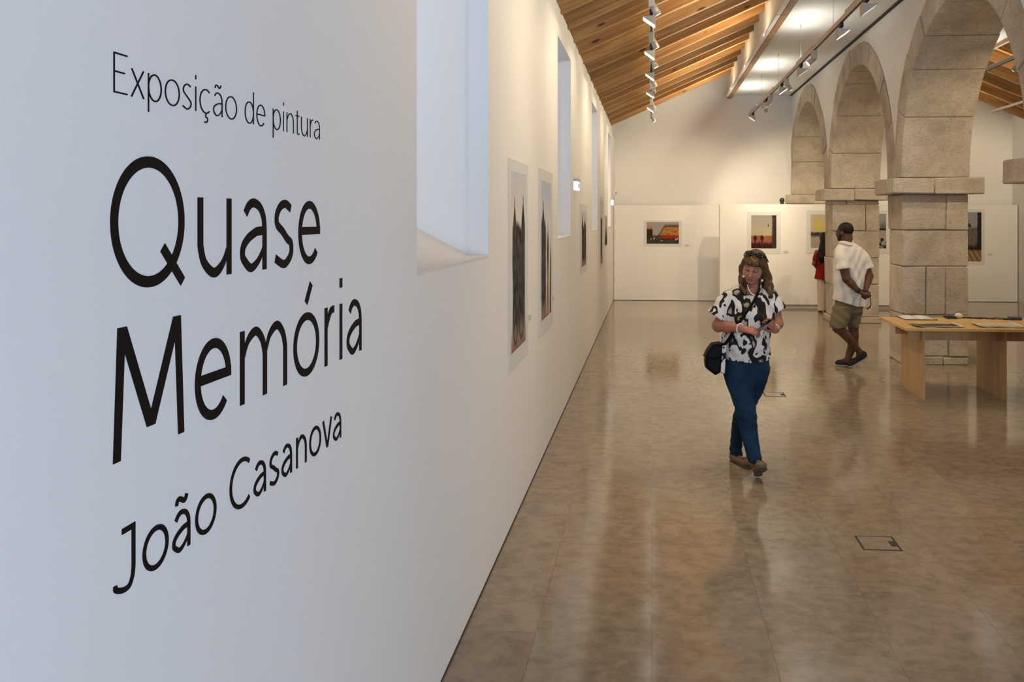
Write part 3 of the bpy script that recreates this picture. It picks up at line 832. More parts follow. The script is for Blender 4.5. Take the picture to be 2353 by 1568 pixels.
dm = thing('dome_camera', (a[0], 18.0, PT), 'black round dome camera standing on top of the long partition', 'camera')
MB().tube([(a[0], 18.0, PT), (a[0], 18.0, PT + .04)], .035, 16).build('base', M['black'], dm)
MB().ball((a[0], 18.0, PT + .08), .052, 16, 10).build('dome', M['black'], dm)

# ------------------------------------------------------------------ lighting tracks
ZT = 4.0
WARM = (1.0, .82, .55)
def track(x, y0, y1, label, wires=True):
    t = thing('lighting_track', (x, (y0 + y1) / 2, ZT), label, 'lighting track', 'suspended lighting tracks')
    MB().cham((x - .021, y0, ZT), (x + .021, y1, ZT + .05), .004).build('rail', M['metal'], t)
    MB().bb(x - .010, x + .010, y0 + .01, y1 - .01, ZT - .006, ZT + .002).build('contact_channel', M['black'], t)
    y = y0 + .5
    while y < y1 and wires:
        zt = ZS + .06 if XF + .1 < x < XA0 or XA1 < x < 2 * XMID - XF - .1 else EAVE + SLOPE * (min(x, 2 * XMID - x) - XO) + .02
        wr = MB().tube([(x, y, ZT + .05), (x, y, zt)], .0022, 5).build('suspension_wire', M['steel'], t)
        MB().tube([(x, y, zt), (x, y, zt - .05)], .006, 6).build('ceiling_hook', M['metal'], wr)
        y += 2.2
    return t
ORD = ['first', 'second', 'third', 'fourth', 'fifth', 'sixth', 'seventh', 'eighth', 'ninth', 'tenth', 'eleventh', 'twelfth']
COUNT = {}
def fix_label(kind, trk, k=0):
    n = COUNT[(kind, trk)] = COUNT.get((kind, trk), -1) + 1
    return '%s %s from the back wall, %s' % (ORD[n], kind, trk)
def wallwasher(x, y, side, lit, power, label, grp):
    """side -1 throws light to -X, +1 to +X"""
    t = thing('track_wallwasher', (x, y, ZT - .02), label, 'track light', grp)
    MB().cham((x - .02, y - .05, ZT - .05), (x + .02, y + .05, ZT - .002), .003).build('adapter', M['black'], t)
    MB().bb(x - .012, x + .012, y - .015, y + .015, ZT - .075, ZT - .045).build('stem', M['black'], t)
    z1 = ZT - .07; s = side
    pf = [(x - s * .045, z1), (x + s * .095, z1 - .012), (x - s * .045, z1 - .112)]
    MB().prism(pf, 1, y - .075, y + .075).build('housing', M['fixture'], t)
    # lens on the slanted face
    a = Vector((pf[1][0], 0, pf[1][1])); b = Vector((pf[2][0], 0, pf[2][1]))
    d = (b - a).normalized(); n = Vector((s * abs(d.z), 0, -abs(d.x))).normalized()
    p0, p1 = a + d * .016 + n * .001, b - d * .016 + n * .001
    vs = []
    for q, off in ((p0, 0), (p1, 0), (p1, .003), (p0, .003)):
        for yy in (y - .064, y + .064): vs.append((q.x + n.x * off, yy, q.z + n.z * off))
    MB().add(vs, [(0, 1, 3, 2), (4, 5, 7, 6), (0, 2, 4, 6), (1, 3, 5, 7), (0, 1, 7, 6), (2, 3, 5, 4)]).build('lens', M['lens'] if lit else M['lens_off'], t)
    if lit and power:
        c = (p0 + p1) / 2 + n * .012
        area_light('lamp', (c.x, y, c.z), (n.x * .5, 0, n.z), .10, .12, power, WARM, t, math.radians(115))
    return t
def spot(x, y, aim, lit, power, label, grp, angle=60):
    t = thing('track_spotlight', (x, y, ZT - .02), label, 'track light', grp)
    MB().cham((x - .03, y - .055, ZT - .12), (x + .03, y + .055, ZT - .004), .004).build('gear_box', M['fixture'], t)
    d = Vector(aim).normalized(); sx = .035 if aim[0] > 0 else -.035
    c = Vector((x + sx, y, ZT - .135))
    MB().tube([(x, y, ZT - .11), (x + sx * .6, y, ZT - .13)], .009, 8).build('bracket', M['black'], t)
    MB().tube([c - d * .055, c + d * .06], [.033, .036], 14).build('head', M['fixture'], t)
    MB().tube([c + d * .0605, c + d * .064], .030, 14).build('lens', M['lens'] if lit else M['lens_off'], t)
    if power:
        l = bpy.data.lights.new('lamp', 'SPOT'); l.energy = power; l.color = WARM; l.spot_size = math.radians(angle); l.spot_blend = .6; l.shadow_soft_size = .03
        o = bpy.data.objects.new('lamp', l); C.objects.link(o); o.parent = t
        o.location = (c + d * .075) - t.location; o.rotation_euler = d.to_track_quat('-Z', 'Y').to_euler()
    return t
UPL = (1.0, .95, .84)
def uplight(x, y, power, label, grp, tilt=0.0):
    t = thing('track_uplight', (x, y, ZT + .05), label, 'track light', grp)
    MB().cham((x - .02, y - .62, ZT + .051), (x + .02, y + .62, ZT + .075), .003).build('housing', M['fixture'], t)
    MB().bb(x - .014, x + .014, y - .60, y + .60, ZT + .074, ZT + .078).build('lens', M['lens'], t)
    area_light('lamp', (x, y, ZT + .085), (tilt, 0, 1), .03, 1.2, power, UPL, t, math.radians(165))
    return t

def cove(x, y0, y1, sgn, power, label):
    t = thing('cove_light', (x, (y0 + y1) / 2, ZS), label, 'cove light', 'linear cove lights on the fascia')
    MB().cham((x - .03, y0, ZS - .012), (x + .03, y1, ZS + .012), .003).build('profile', M['soffit'], t)
    MB().bb(x - .018, x + .018, y0 + .02, y1 - .02, ZS + .011, ZS + .014).build('diffuser', M['lens_off'], t)
    area_light('lamp', (x, (y0 + y1) / 2, ZS + .02), (-1.1 * sgn, 0, 1), .03, y1 - y0 - .1, power, (1.0, .86, .60), t)
for k in range(7):
    cove(XF - .078, 1.0 + 2.65 * k, 3.6 + 2.65 * k, 1, 60, '%s linear cove light from the entrance, on the left nave fascia' % ORD[k])
    if k > 1: cove(2 * XMID - XF + .078, 1.0 + 2.65 * k, 3.6 + 2.65 * k, -1, 26, '%s linear cove light from the entrance, on the right nave fascia' % ORD[k - 2])
track(0.0, 1.5, 18.5, 'grey lighting track hung under the rafters along the left wall')
track(2.10, 1.0, 19.0, 'grey lighting track hung below the white soffit beside the arcade')
track(2 * XMID - 2.10, 3.0, 19.0, 'grey lighting track in the right-hand nave just beyond the arcade')
track(2 * XMID - 0.0, 3.0, 18.7, 'grey lighting track in the right-hand nave near the far wall')
gL, gR, gN = 'fixtures on the track along the left wall', 'fixtures on the track beside the arcade', 'fixtures in the right-hand nave'
TL, TR, TN = 'left wall track', 'arcade track', 'right-hand nave'
PW = 14
UPR, BACK, DOWN = (.86, .12, .50), (.10, .80, -.55), (.45, .10, -.88)
left = [('s', 18.1, 1, 40, DOWN), ('w', 16.6, 1, PW, 0), ('s', 16.0, 0, 45, DOWN), ('w', 14.6, 1, PW, 0), ('s', 14.0, 1, 260, BACK), ('s', 13.2, 0, 45, DOWN), ('w', 12.7, 1, PW, 0), ('s', 11.5, 1, 60, DOWN), ('w', 11.0, 1, PW, 0),
        ('s', 10.2, 0, 45, DOWN), ('w', 9.1, 1, PW, 0), ('s', 8.5, 0, 45, DOWN), ('w', 7.4, 1, PW, 0), ('s', 6.4, 0, 45, DOWN), ('w', 5.6, 1, PW * .6, 0), ('s', 4.6, 1, 50, DOWN), ('w', 3.2, 0, 0, 0)]
for k, (ty, y, lit, pw, aim) in enumerate(left):
    if ty == 'w': wallwasher(0, y, -1, lit, pw * .5, fix_label('wedge-shaped wall washer' + (' with bright lens' if lit else ''), TL, k + 1), gL)
    else: spot(0, y, aim, lit, pw, fix_label('small round-headed spotlight', TL, k + 1), gL, 75)
right = [('w', 18.3, 0, 0, -1), ('s', 16.6, 0, 170, 1), ('w', 16.2, 0, 0, 1), ('s', 15.6, 1, 190, -1), ('w', 14.3, 1, PW, 1), ('s', 13.8, 0, 40, 1), ('w', 12.5, 0, 0, 1), ('s', 11.5, 1, 110, -1), ('w', 9.9, 1, PW, 1),
         ('w', 8.75, 0, 0, 1), ('w', 7.9, 0, 0, 1), ('s', 6.7, 1, 110, -1), ('w', 5.4, 1, PW, 1), ('s', 4.6, 1, 90, -1)]
for k, (ty, y, lit, pw, sd_) in enumerate(right):
    if ty == 'w': wallwasher(2.10, y, sd_, lit, pw, fix_label('wedge-shaped wall washer' + (' with bright lens' if lit else ' with dark lens'), TR, k + 1), gR)
    else: spot(2.10, y, (.30 * sd_, .75, -.6) if y > 14 else (.45 if sd_ > 0 else -1.0, -.1, -.85), lit, pw, fix_label('small round-headed spotlight', TR, k + 1), gR, 80)
for k, y in enumerate((18.3, 15.8, 12.2, 9.0, 5.5)):
    uplight(2.10, y, 4.4, fix_label('slim uplight lying', TR, k + 1), gR)
for k, (x, y, ty) in enumerate(((2 * XMID, 15.6, 's'), (2 * XMID, 14.2, 'w'), (2 * XMID - 2.1, 15.2, 's'), (2 * XMID - 2.1, 12.2, 's'), (2 * XMID, 11.0, 'w'), (2 * XMID, 8.0, 'w'), (2 * XMID - 2.1, 9.0, 's'), (2 * XMID, 5.0, 'w'))):
    if ty == 's': spot(x, y, (-.35, .7, -.6) if x < 6 else (-.06, .8, -.5), 1, 130 if x < 6 else 240, fix_label('round-headed spotlight', TN, k + 1), gN, 80)
    else: wallwasher(x, y, 1, 1, PW * 2, fix_label('wedge-shaped wall washer', TN, k + 1), gN)
for k, y in enumerate((17.4, 14.0, 10.5)):
    uplight(2 * XMID - 2.1, y, 5, fix_label('slim uplight lying', TN, k + 1), gN)

# ------------------------------------------------------------------ floor boxes
def floor_box(x0, y0, label, s=.215):
    t = thing('floor_box', (x0 + s / 2, y0 + s / 2, 0), label, 'floor box', 'metal-framed floor boxes')
    e = .012
    MB().bb(x0, x0 + s, y0, y0 + e, -.004, .0015).bb(x0, x0 + s, y0 + s - e * .6, y0 + s, -.004, .0015).bb(x0, x0 + e, y0 + e, y0 + s - e * .6, -.004, .0015).bb(x0 + s - e, x0 + s, y0 + e, y0 + s - e * .6, -.004, .0015).build('frame', M['floor_metal'], t)
    MB().bb(x0 + e, x0 + s - e, y0 + e, y0 + s - e * .6, -.003, .0005).build('stone_lid', M['lid'], t)
    MB().bb(x0 + s - .045, x0 + s - e, y0 + s * .30, y0 + s * .66, -.003, .0018).build('cable_flap', M['floor_metal'], t)
floor_box(1.168, 4.94, 'square metal-framed floor box set in the stone slabs in front of the woman')
a = on_floor(1758, 911.5); floor_box(a[0], a[1], 'square metal-framed floor box behind the walking woman')

# ------------------------------------------------------------------ table and the things on it
tb = thing('work_table', (3.55, 9.35, 0), 'long plywood table with panel legs between the stone pillars', 'table')
TX0, TX1, TY0, TY1, TZ = 2.51, 4.62, 8.86, 9.83, .74
MB().cham((TX0, TY0, TZ - .028), (TX1, TY1, TZ), .002).build('table_top', M['ply_top'], tb)
for x in (2.735, 3.53, 4.38):
    MB().cham((x - .011, 9.04, 0), (x + .011, 9.80, TZ - .028), .0015).build('leg_panel', M['ply'], tb)
for y in (9.14, 9.60):
    MB().cham((TX0 + .10, y, TZ - .155), (TX1 - .10, y + .022, TZ - .0285), .0015).build('apron_board', M['ply'], tb)
M['paper'] = mat('paper', (.72, .69, .62), .7); M['char'] = mat('charcoal_black', (.02, .02, .021), .6)
M['slate'] = mat('slate_blue_card', (.07, .08, .10), .5); M['cover'] = mat('black_book_cover', (.015, .014, .014), .45)
def at_t(u, v): return on_floor(u, v, TZ)
bk = at_t(2105, 732)
t = thing('open_book', (bk[0], bk[1], TZ), 'open sketchbook with black covers lying on the table', 'book')
rz = Matrix.Rotation(.05, 3, 'Z')
for s in (-1, 1):
    MB().box((bk[0] + s * .085, bk[1], TZ + .004), (.168, .34, .006), rz).build('cover', M['cover'], t)
    n = 8; vs = []; fs = []
    for i in range(n + 1):
        q = i / n; h = .008 + .014 * math.sin(math.pi * min(1, q * 1.15)) ** .8 * (1 - .5 * q)
        for yy in (-.16, .16): vs += [(bk[0] + s * (.003 + .155 * q), bk[1] + yy, TZ + h), (bk[0] + s * (.003 + .155 * q), bk[1] + yy, TZ + .007)]
    for i in range(n):
        a, b = 4 * i, 4 * i + 4
        fs += [(a, a + 2, b + 2, b), (a, b, b + 1, a + 1), (a + 2, a + 3, b + 3, b + 2)]
    fs += [(4 * n, 4 * n + 2, 4 * n + 3, 4 * n + 1)]
    MB().add(vs, fs, True).build('pages', M['paper'], t)
M['photo1'] = vcol_mat('printed_photo_sheet', .4)
def sheet(u0, v0, u1, v1, rot, label, fn, Wd, Ht, seed):
    c = at_t((u0 + u1) / 2, (v0 + v1) / 2)
    t = thing('photo_sheet', (c[0], c[1], TZ), label, 'photo print')
    n, m_ = 28, 20; gx, gy = np.meshgrid(np.linspace(-.5, .5, n + 1), np.linspace(-.5, .5, m_ + 1))
    curl = .014 * np.abs(gx * 2) ** 3 + .004 * (1 + np.sin(gx * 9 + seed))
    X = gx * Wd * math.cos(rot) - gy * Ht * math.sin(rot); Y = gx * Wd * math.sin(rot) + gy * Ht * math.cos(rot)
    top = np.stack((X, Y, curl + .0016), -1).reshape(-1, 3); bot = top - np.array((0, 0, .0010))
    i = (np.arange(m_)[:, None] * (n + 1) + np.arange(n)[None]).reshape(-1); N = len(top)
    q = np.stack((i, i + 1, i + n + 2, i + n + 1), 1)
    edge = []
    for k in range(n): edge += [(k, k + 1, k + 1 + N, k + N), ((n + 1) * m_ + k, (n + 1) * m_ + k + N, (n + 1) * m_ + k + 1 + N, (n + 1) * m_ + k + 1)]
    me = bpy.data.meshes.new('print'); me.from_pydata(np.concatenate((top, bot)).tolist(), [], q.tolist() + (q + N).tolist() + edge)
    col = fn(gx + .5, gy + .5); bd = ((np.abs(gx) > .455) | (np.abs(gy) > .44))
    col[bd] = srgb((222, 216, 204)); cc = np.concatenate((col.reshape(-1, 3),) * 2)
    ca = me.color_attributes.new('Col', 'FLOAT_COLOR', 'POINT'); ca.data.foreach_set('color', np.concatenate((cc, np.ones((len(cc), 1))), 1).astype(np.float32).reshape(-1))
    link('print', me, M['photo1'], t, True)
sheet(2092, 744, 2206, 754, .03, 'curling dark photo print with a white border near the table front edge', lambda x, y: lay(np.ones(x.shape + (3,)) * srgb((88, 84, 78)), sstep(.4, .7, vnoise(x, y, 6, 3)), (52, 48, 45)), .47, .30, 1)
sheet(2240, 742, 2338, 756, -.06, 'curling pale sheet with a dark sketch at the front edge of the table', lambda x, y: lay(np.ones(x.shape + (3,)) * srgb((200, 190, 170)), (1 - sstep(.2, .45, y + .2 * vnoise(x, y, 5, 4))), (50, 46, 44)), .42, .36, 2)
c = at_t(2183, 732)
t = thing('charcoal_box', (c[0], c[1], TZ), 'small flat black box beside the white eraser ball', 'box')
MB().cham((c[0] - .05, c[1] - .06, TZ), (c[0] + .05, c[1] + .06, TZ + .020), .003).build('tray', M['char'], t)
MB().cham((c[0] - .048, c[1] - .058, TZ + .020), (c[0] + .048, c[1] + .058, TZ + .028), .002).build('lid', M['char'], t)
c = at_t(2203, 732)
t = thing('eraser_ball', (c[0], c[1], TZ), 'round white putty ball among the pencils', 'eraser')
MB().ball((c[0], c[1], TZ + .028), (.042, .042, .030), 14, 8).build('putty', M['paper'], t)
c = at_t(2332, 735)
t = thing('card_box', (c[0], c[1], TZ), 'slate blue box at the right end of the pencils', 'box')
MB().cham((c[0] - .055, c[1] - .05, TZ), (c[0] + .055, c[1] + .05, TZ + .022), .003).build('tray', M['slate'], t)
MB().cham((c[0] - .057, c[1] - .052, TZ + .012), (c[0] + .057, c[1] + .052, TZ + .030), .003).build('lid', M['slate'], t)
r2 = random.Random(5)
M['pencil_wood'] = mat('pencil_wood', (.28, .17, .08), .6)
for k, (u, v) in enumerate(((2213, 731), (2222, 732), (2231, 732), (2237, 732), (2243, 733), (2255, 732), (2262, 733), (2269, 733), (2275, 734), (2290, 734), (2298, 733), (2304, 735), (2309, 734), (2314, 735))):
    c = at_t(u, v); an = -.80 + r2.uniform(-.10, .10); L_ = r2.uniform(.12, .16); d = Vector((math.cos(an), math.sin(an), 0)); rad = .0065
    p = Vector((c[0], c[1], TZ + rad + .0003)); wood_ = k in (5, 9)
    t = thing('drawing_pencil', (c[0], c[1], TZ), 'thin %s stick in the row of drawing tools on the plywood table' % ('brown wooden pencil' if wood_ else 'black charcoal'), 'pencil', 'drawing tools in a row on the table')
    MB().tube([p - d * L_ / 2, p + d * (L_ / 2 - .02)], rad, 6).build('shaft', M['pencil_wood'] if wood_ else M['char'], t)
    MB().tube([p + d * (L_ / 2 - .02), p + d * L_ / 2], [rad, .001], 6).build('tip', M['char'] if k % 3 else M['pencil_wood'], t)

# ------------------------------------------------------------------ people: smooth distance-field bodies, one continuous surface each
def surface(f, lo, hi, h, B=8):
    """naive surface nets over a sparse grid"""
    lo = np.array(lo, float); hi = np.array(hi, float)
    nb = np.maximum(1, np.ceil((hi - lo) / (h * B)).astype(int)) ; n = nb * B
    bi = np.stack(np.meshgrid(*[np.arange(k) for k in nb], indexing='ij'), -1).reshape(-1, 3)
    bc = lo + (bi + .5) * B * h
    db = f(bc)
    D = np.empty(tuple(n), np.float32)
    D.reshape(nb[0], B, nb[1], B, nb[2], B)[:] = np.sign(db).reshape(nb[0], 1, nb[1], 1, nb[2], 1)
    act = bi[np.abs(db) < B * h * .87 * 1.25 + 2.5 * h]
    off = np.stack(np.meshgrid(*[np.arange(B)] * 3, indexing='ij'), -1).reshape(-1, 3)
    for c0 in range(0, len(act), 1500):
        idx = (act[c0:c0 + 1500, None, :] * B + off[None]).reshape(-1, 3)
        D[idx[:, 0], idx[:, 1], idx[:, 2]] = f(lo + idx * h)
    sg = D < 0
    cell = np.zeros(tuple(n - 1), np.uint8)
    for dx in (0, 1):
        for dy in (0, 1):
            for dz in (0, 1):
                cell += sg[dx:n[0] - 1 + dx, dy:n[1] - 1 + dy, dz:n[2] - 1 + dz]
    ci = np.argwhere((cell > 0) & (cell < 8))
    vid = np.full(tuple(n - 1), -1, np.int32); vid[ci[:, 0], ci[:, 1], ci[:, 2]] = np.arange(len(ci))
    cn = [(a, b, c) for a in (0, 1) for b in (0, 1) for c in (0, 1)]
    vals = {k: D[ci[:, 0] + k[0], ci[:, 1] + k[1], ci[:, 2] + k[2]] for k in cn}
    acc = np.zeros((len(ci), 3)); cnt = np.zeros(len(ci))
    for k in cn:
        for ax in range(3):
            if k[ax] == 0:
                k2 = list(k); k2[ax] = 1; a, b = vals[k], vals[tuple(k2)]
                m_ = (a < 0) != (b < 0)
                t = np.where(m_, a / np.where(np.abs(a - b) < 1e-9, 1e-9, a - b), 0)
                p = np.tile(np.array(k, float), (len(ci), 1)); p[:, ax] = t
                acc += p * m_[:, None]; cnt += m_
    V = lo + (ci + acc / np.maximum(cnt, 1)[:, None]) * h
    faces = []
    for ax in range(3):
        o1, o2 = (ax + 1) % 3, (ax + 2) % 3
        sl0 = [slice(1, n[i] - 1) for i in range(3)]; sl0[ax] = slice(0, n[ax] - 1)
        sl1 = list(sl0); sl1[ax] = slice(1, n[ax])
        a, b = sg[tuple(sl0)], sg[tuple(sl1)]
        e = np.argwhere(a != b); base = e.copy()
        for i in range(3):
            if i != ax: base[:, i] += 1
        q = []
        for d1, d2 in ((1, 1), (0, 1), (0, 0), (1, 0)):
            k = base.copy(); k[:, o1] -= d1; k[:, o2] -= d2
            k = np.clip(k, 0, n - 2); q.append(vid[k[:, 0], k[:, 1], k[:, 2]])
        q = np.stack(q, 1); inside = a[tuple(e.T)]
        q = np.where(inside[:, None], q, q[:, ::-1]); faces.append(q[(q >= 0).all(1)])
    return V, np.concatenate(faces)

class Field:
    """list of primitives joined with a smooth minimum"""
    def __init__(self): self.ops = []; self.cuts = []; self.lo = np.full(3, 9e9); self.hi = np.full(3, -9e9); self.disp = None
    def _grow(self, p, r): self.lo = np.minimum(self.lo, np.array(p) - r); self.hi = np.maximum(self.hi, np.array(p) + r)
    def cone(self, a, b, ra, rb=None, k=.02, flat=None):
        rb = ra if rb is None else rb; a, b = np.array(a, float), np.array(b, float)
        self._grow(a, ra); self._grow(b, rb); self.ops.append(('c', a, b, ra, rb, k, flat)); return self
    def chain(self, pts, rs, k=.02, flat=None):
        for i in range(len(pts) - 1): self.cone(pts[i], pts[i + 1], rs[i], rs[i + 1], k, flat)
        return self
    def ell(self, c, r, R=None, k=.02, sub=False):
        c = np.array(c, float); r = np.array(r, float)
        if not sub: self._grow(c, r.max())
        self.ops.append(('e', c, r, np.eye(3) if R is None else np.array(R), k, sub)); return self
    def loft(self, secs, k=.02, phi=0.0):
        """secs: rows (z, cx, cy, a, b) ; ellipse half-axis a along direction phi"""
        s = np.array(sorted(secs), float)
        for q in s: self._grow((q[1], q[2], q[0]), max(q[3], q[4]))
        self.lo[2] = min(self.lo[2], s[0, 0]); self.ops.append(('l', s, k, phi)); return self
    def cut(self, p, n): self.cuts.append((np.array(p, float), np.array(n, float) / np.linalg.norm(n))); return self
    def __call__(self, p):
        d = np.full(len(p), 1.0)
        for op in self.ops:
            if op[0] == 'c':
                _, a, b, ra, rb, k, flat = op
                pad = max(ra, rb) + .11 + k; m = np.all((p > np.minimum(a, b) - pad) & (p < np.maximum(a, b) + pad), 1)
                if not m.any(): continue
                q = p[m]
                ba = b - a; L = max(ba @ ba, 1e-9); t = np.clip(((q - a) @ ba) / L, 0, 1)
                w_ = q - a - t[:, None] * ba
                if flat is not None: w_ = w_ + np.outer(w_ @ flat[0], flat[0]) * (flat[1] - 1)
                e = np.linalg.norm(w_, axis=1) - (ra + (rb - ra) * t)
                if flat is not None: e = e / max(flat[1], 1)
                sub = False
            elif op[0] == 'e':
                _, c, r, R, k, sub = op
                pad = r.max() + .11 + k; m = np.all(np.abs(p - c) < pad, 1)
                if not m.any(): continue
                q = (p[m] - c) @ R.T; k0 = np.linalg.norm(q / r, axis=1); k1 = np.linalg.norm(q / r ** 2, axis=1)
                e = k0 * (k0 - 1) / np.maximum(k1, 1e-6)
            else:
                _, s, k, phi = op; sub = False
                z = p[:, 2]; m = (z > s[0, 0] - .12) & (z < s[-1, 0] + .12)
                if not m.any(): continue
                q = p[m]; z = q[:, 2]; i = np.clip(np.searchsorted(s[:, 0], z) - 1, 0, len(s) - 2)
                t = np.clip((z - s[i, 0]) / (s[i + 1, 0] - s[i, 0]), 0, 1)[:, None]
                im, ip = np.maximum(i - 1, 0), np.minimum(i + 2, len(s) - 1)
                c = .5 * (2 * s[i] + (s[i + 1] - s[im]) * t + (2 * s[im] - 5 * s[i] + 4 * s[i + 1] - s[ip]) * t ** 2 + (-s[im] + 3 * s[i] - 3 * s[i + 1] + s[ip]) * t ** 3)
                x, y = q[:, 0] - c[:, 1], q[:, 1] - c[:, 2]
                xx, yy = x * math.cos(phi) + y * math.sin(phi), -x * math.sin(phi) + y * math.cos(phi)
                A, Bb = np.maximum(c[:, 3], .004), np.maximum(c[:, 4], .004)
                k0 = np.hypot(xx / A, yy / Bb); k1 = np.hypot(xx / A ** 2, yy / Bb ** 2)
                e = np.where(k0 > .05, k0 * (k0 - 1) / np.maximum(k1, 1e-6), -np.minimum(A, Bb))
                e = np.maximum(e, np.maximum(s[0, 0] - z, z - s[-1, 0]))
            cur = d[m]
            if sub:
                e = -e; hh = np.maximum(k - np.abs(cur - e), 0) / max(k, 1e-6); d[m] = np.maximum(cur, e) + hh * hh * k / 4
            else:
                hh = np.maximum(k - np.abs(cur - e), 0) / max(k, 1e-6); d[m] = np.minimum(cur, e) - hh * hh * k / 4
        if self.disp is not None:
            m = np.abs(d) < .08; d[m] += self.disp(p[m])
        for c, n in self.cuts: d = np.maximum(d, (p - c) @ n)
        return d
    def build(self, name, mat_, parent, h=.006, color=None):
        V, Fc = surface(self, self.lo - .03, self.hi + .03, h)
        o = np.array(parent.location) + (np.array(parent.parent.location) if parent.parent is not None else 0)
        me = bpy.data.meshes.new(name); me.from_pydata((V - o).tolist(), [], Fc.tolist())
        if color is not None:
            cc = color(V); ca = me.color_attributes.new('Col', 'FLOAT_COLOR', 'POINT')
            ca.data.foreach_set('color', np.concatenate((cc, np.ones((len(cc), 1))), 1).astype(np.float32).reshape(-1))
        return link(name, me, mat_, parent, True)

def unit(v): v = np.array(v, float); return v / np.linalg.norm(v)
AX = np.array((-sn, cs, 0.0)); RX = np.array((cs, sn, 0.0)); UP = np.array((0, 0, 1.0))
def loc2w(x, y, z): return RX * x + AX * y + UP * z           # camera-aligned right / away / up
def frame(fwd, roll):
    f = unit(fwd); u = unit(roll - f * (np.array(roll) @ f)); r = np.cross(f, u)   # r = the person's right
    return -r, f, u                                                              # l = person's left
class Head:
    """adds a head to a field; l,f,u = person's left, forward, up"""
    def __init__(self, c, fwd, up, s=1.0): self.c = np.array(c, float); self.l, self.f, self.u = frame(fwd, up); self.s = s; self.R = np.stack((self.l, self.f, self.u))
    def p(self, l, f, u): return self.c + (self.l * l + self.f * f + self.u * u) * self.s
    def local(self, V): return ((V - self.c) @ self.R.T) / self.s
    def skull(self, F_, female=True):
        s = self.s; E = lambda c, r, k=.02, sub=False: F_.ell(self.p(*c), np.array(r) * s, self.R, k * s, sub)
        E((0, -.018, .030), (.074, .094, .086)); E((0, .030, -.022), (.061, .064, .086), .03)
        E((0, .052, -.088), (.034 if female else .040, .034, .026), .03)
        for q in (-1, 1):
            E((q * .036, .058, -.030), (.027, .026, .030), .025)
            F_.cone(self.p(q * .012, .086, .028), self.p(q * .044, .072, .026), .010 * s, .009 * s, .012 * s)
            E((q * .031, .100, .006), (.017, .014, .011), .010, True)
            E((q * .031, .0775, .006), (.0145, .0125, .0115), .004)
            E((q * .0745, -.012, -.012), (.011, .022, .031), .008)
            E((q * .012, .099, -.033), (.009, .010, .007), .006)
        F_.cone(self.p(0, .088, .020), self.p(0, .113, -.026), .0085 * s, .0125 * s, .012 * s)
        F_.cone(self.p(-.017, .089, -.0575), self.p(.017, .089, -.0575), .0065 * s, None, .006 * s); F_.cone(self.p(-.014, .0885, -.0675), self.p(.014, .0885, -.0675), .007 * s, None, .006 * s)
        E((0, .0995, -.0625), (.02, .006, .0012), .003, True)
        F_.cone(self.p(0, -.025, -.05), self.p(0, -.035, -.13), .054 * s * (.95 if female else 1.12), .052 * s * (.95 if female else 1.15), .03)
    def paint(self, V, skin, lips, dark, closed=True):
        L = self.local(V); cc = np.tile(np.array(skin), (len(V), 1))
        n = vnoise(L[:, 0] + 3, L[:, 2] + 3, 60, 4); cc *= (.92 + .16 * n)[:, None]
        front = (L[:, 1] > .05) & (np.abs(L[:, 0]) < .08) & (np.abs(L[:, 2]) < .12)
        def put(m, c, a=1.0): cc[m] = cc[m] * (1 - a) + np.array(c) * a
        for q in (-1, 1):
            x = L[:, 0] - q * .031
            put(front & (np.hypot(x / .020, (L[:, 2] - .005) / .011) < 1), np.array(skin) * .62, .6)
            put(front & (np.abs(x) < .0165) & (np.abs(L[:, 2] + .001 - .004 * (x / .016) ** 2) < .0028), dark)
            if not closed: put(front & (np.hypot(x, L[:, 2] - .004) < .0062), dark)
            put(front & (np.abs(x) < .020) & (np.abs(L[:, 2] - .030 + .12 * x * q) < .0034), dark, .75)
            put(front & (np.hypot(L[:, 0] - q * .040, L[:, 2] + .028) < .020), np.array(skin) * np.array((1.12, .86, .84)), .5)
            put(front & (np.hypot(L[:, 0] - q * .007, L[:, 2] + .036) < .0038) & (L[:, 1] > .095), np.array(skin) * .4)
        put(front & (np.abs(L[:, 0]) < .023 - .3 * np.abs(L[:, 2] + .0625)) & (np.abs(L[:, 2] + .0625) < .0115), lips, .8)
        put(front & (np.abs(L[:, 0]) < .021) & (np.abs(L[:, 2] + .0625) < .0018), np.array(lips) * .35)
        return cc
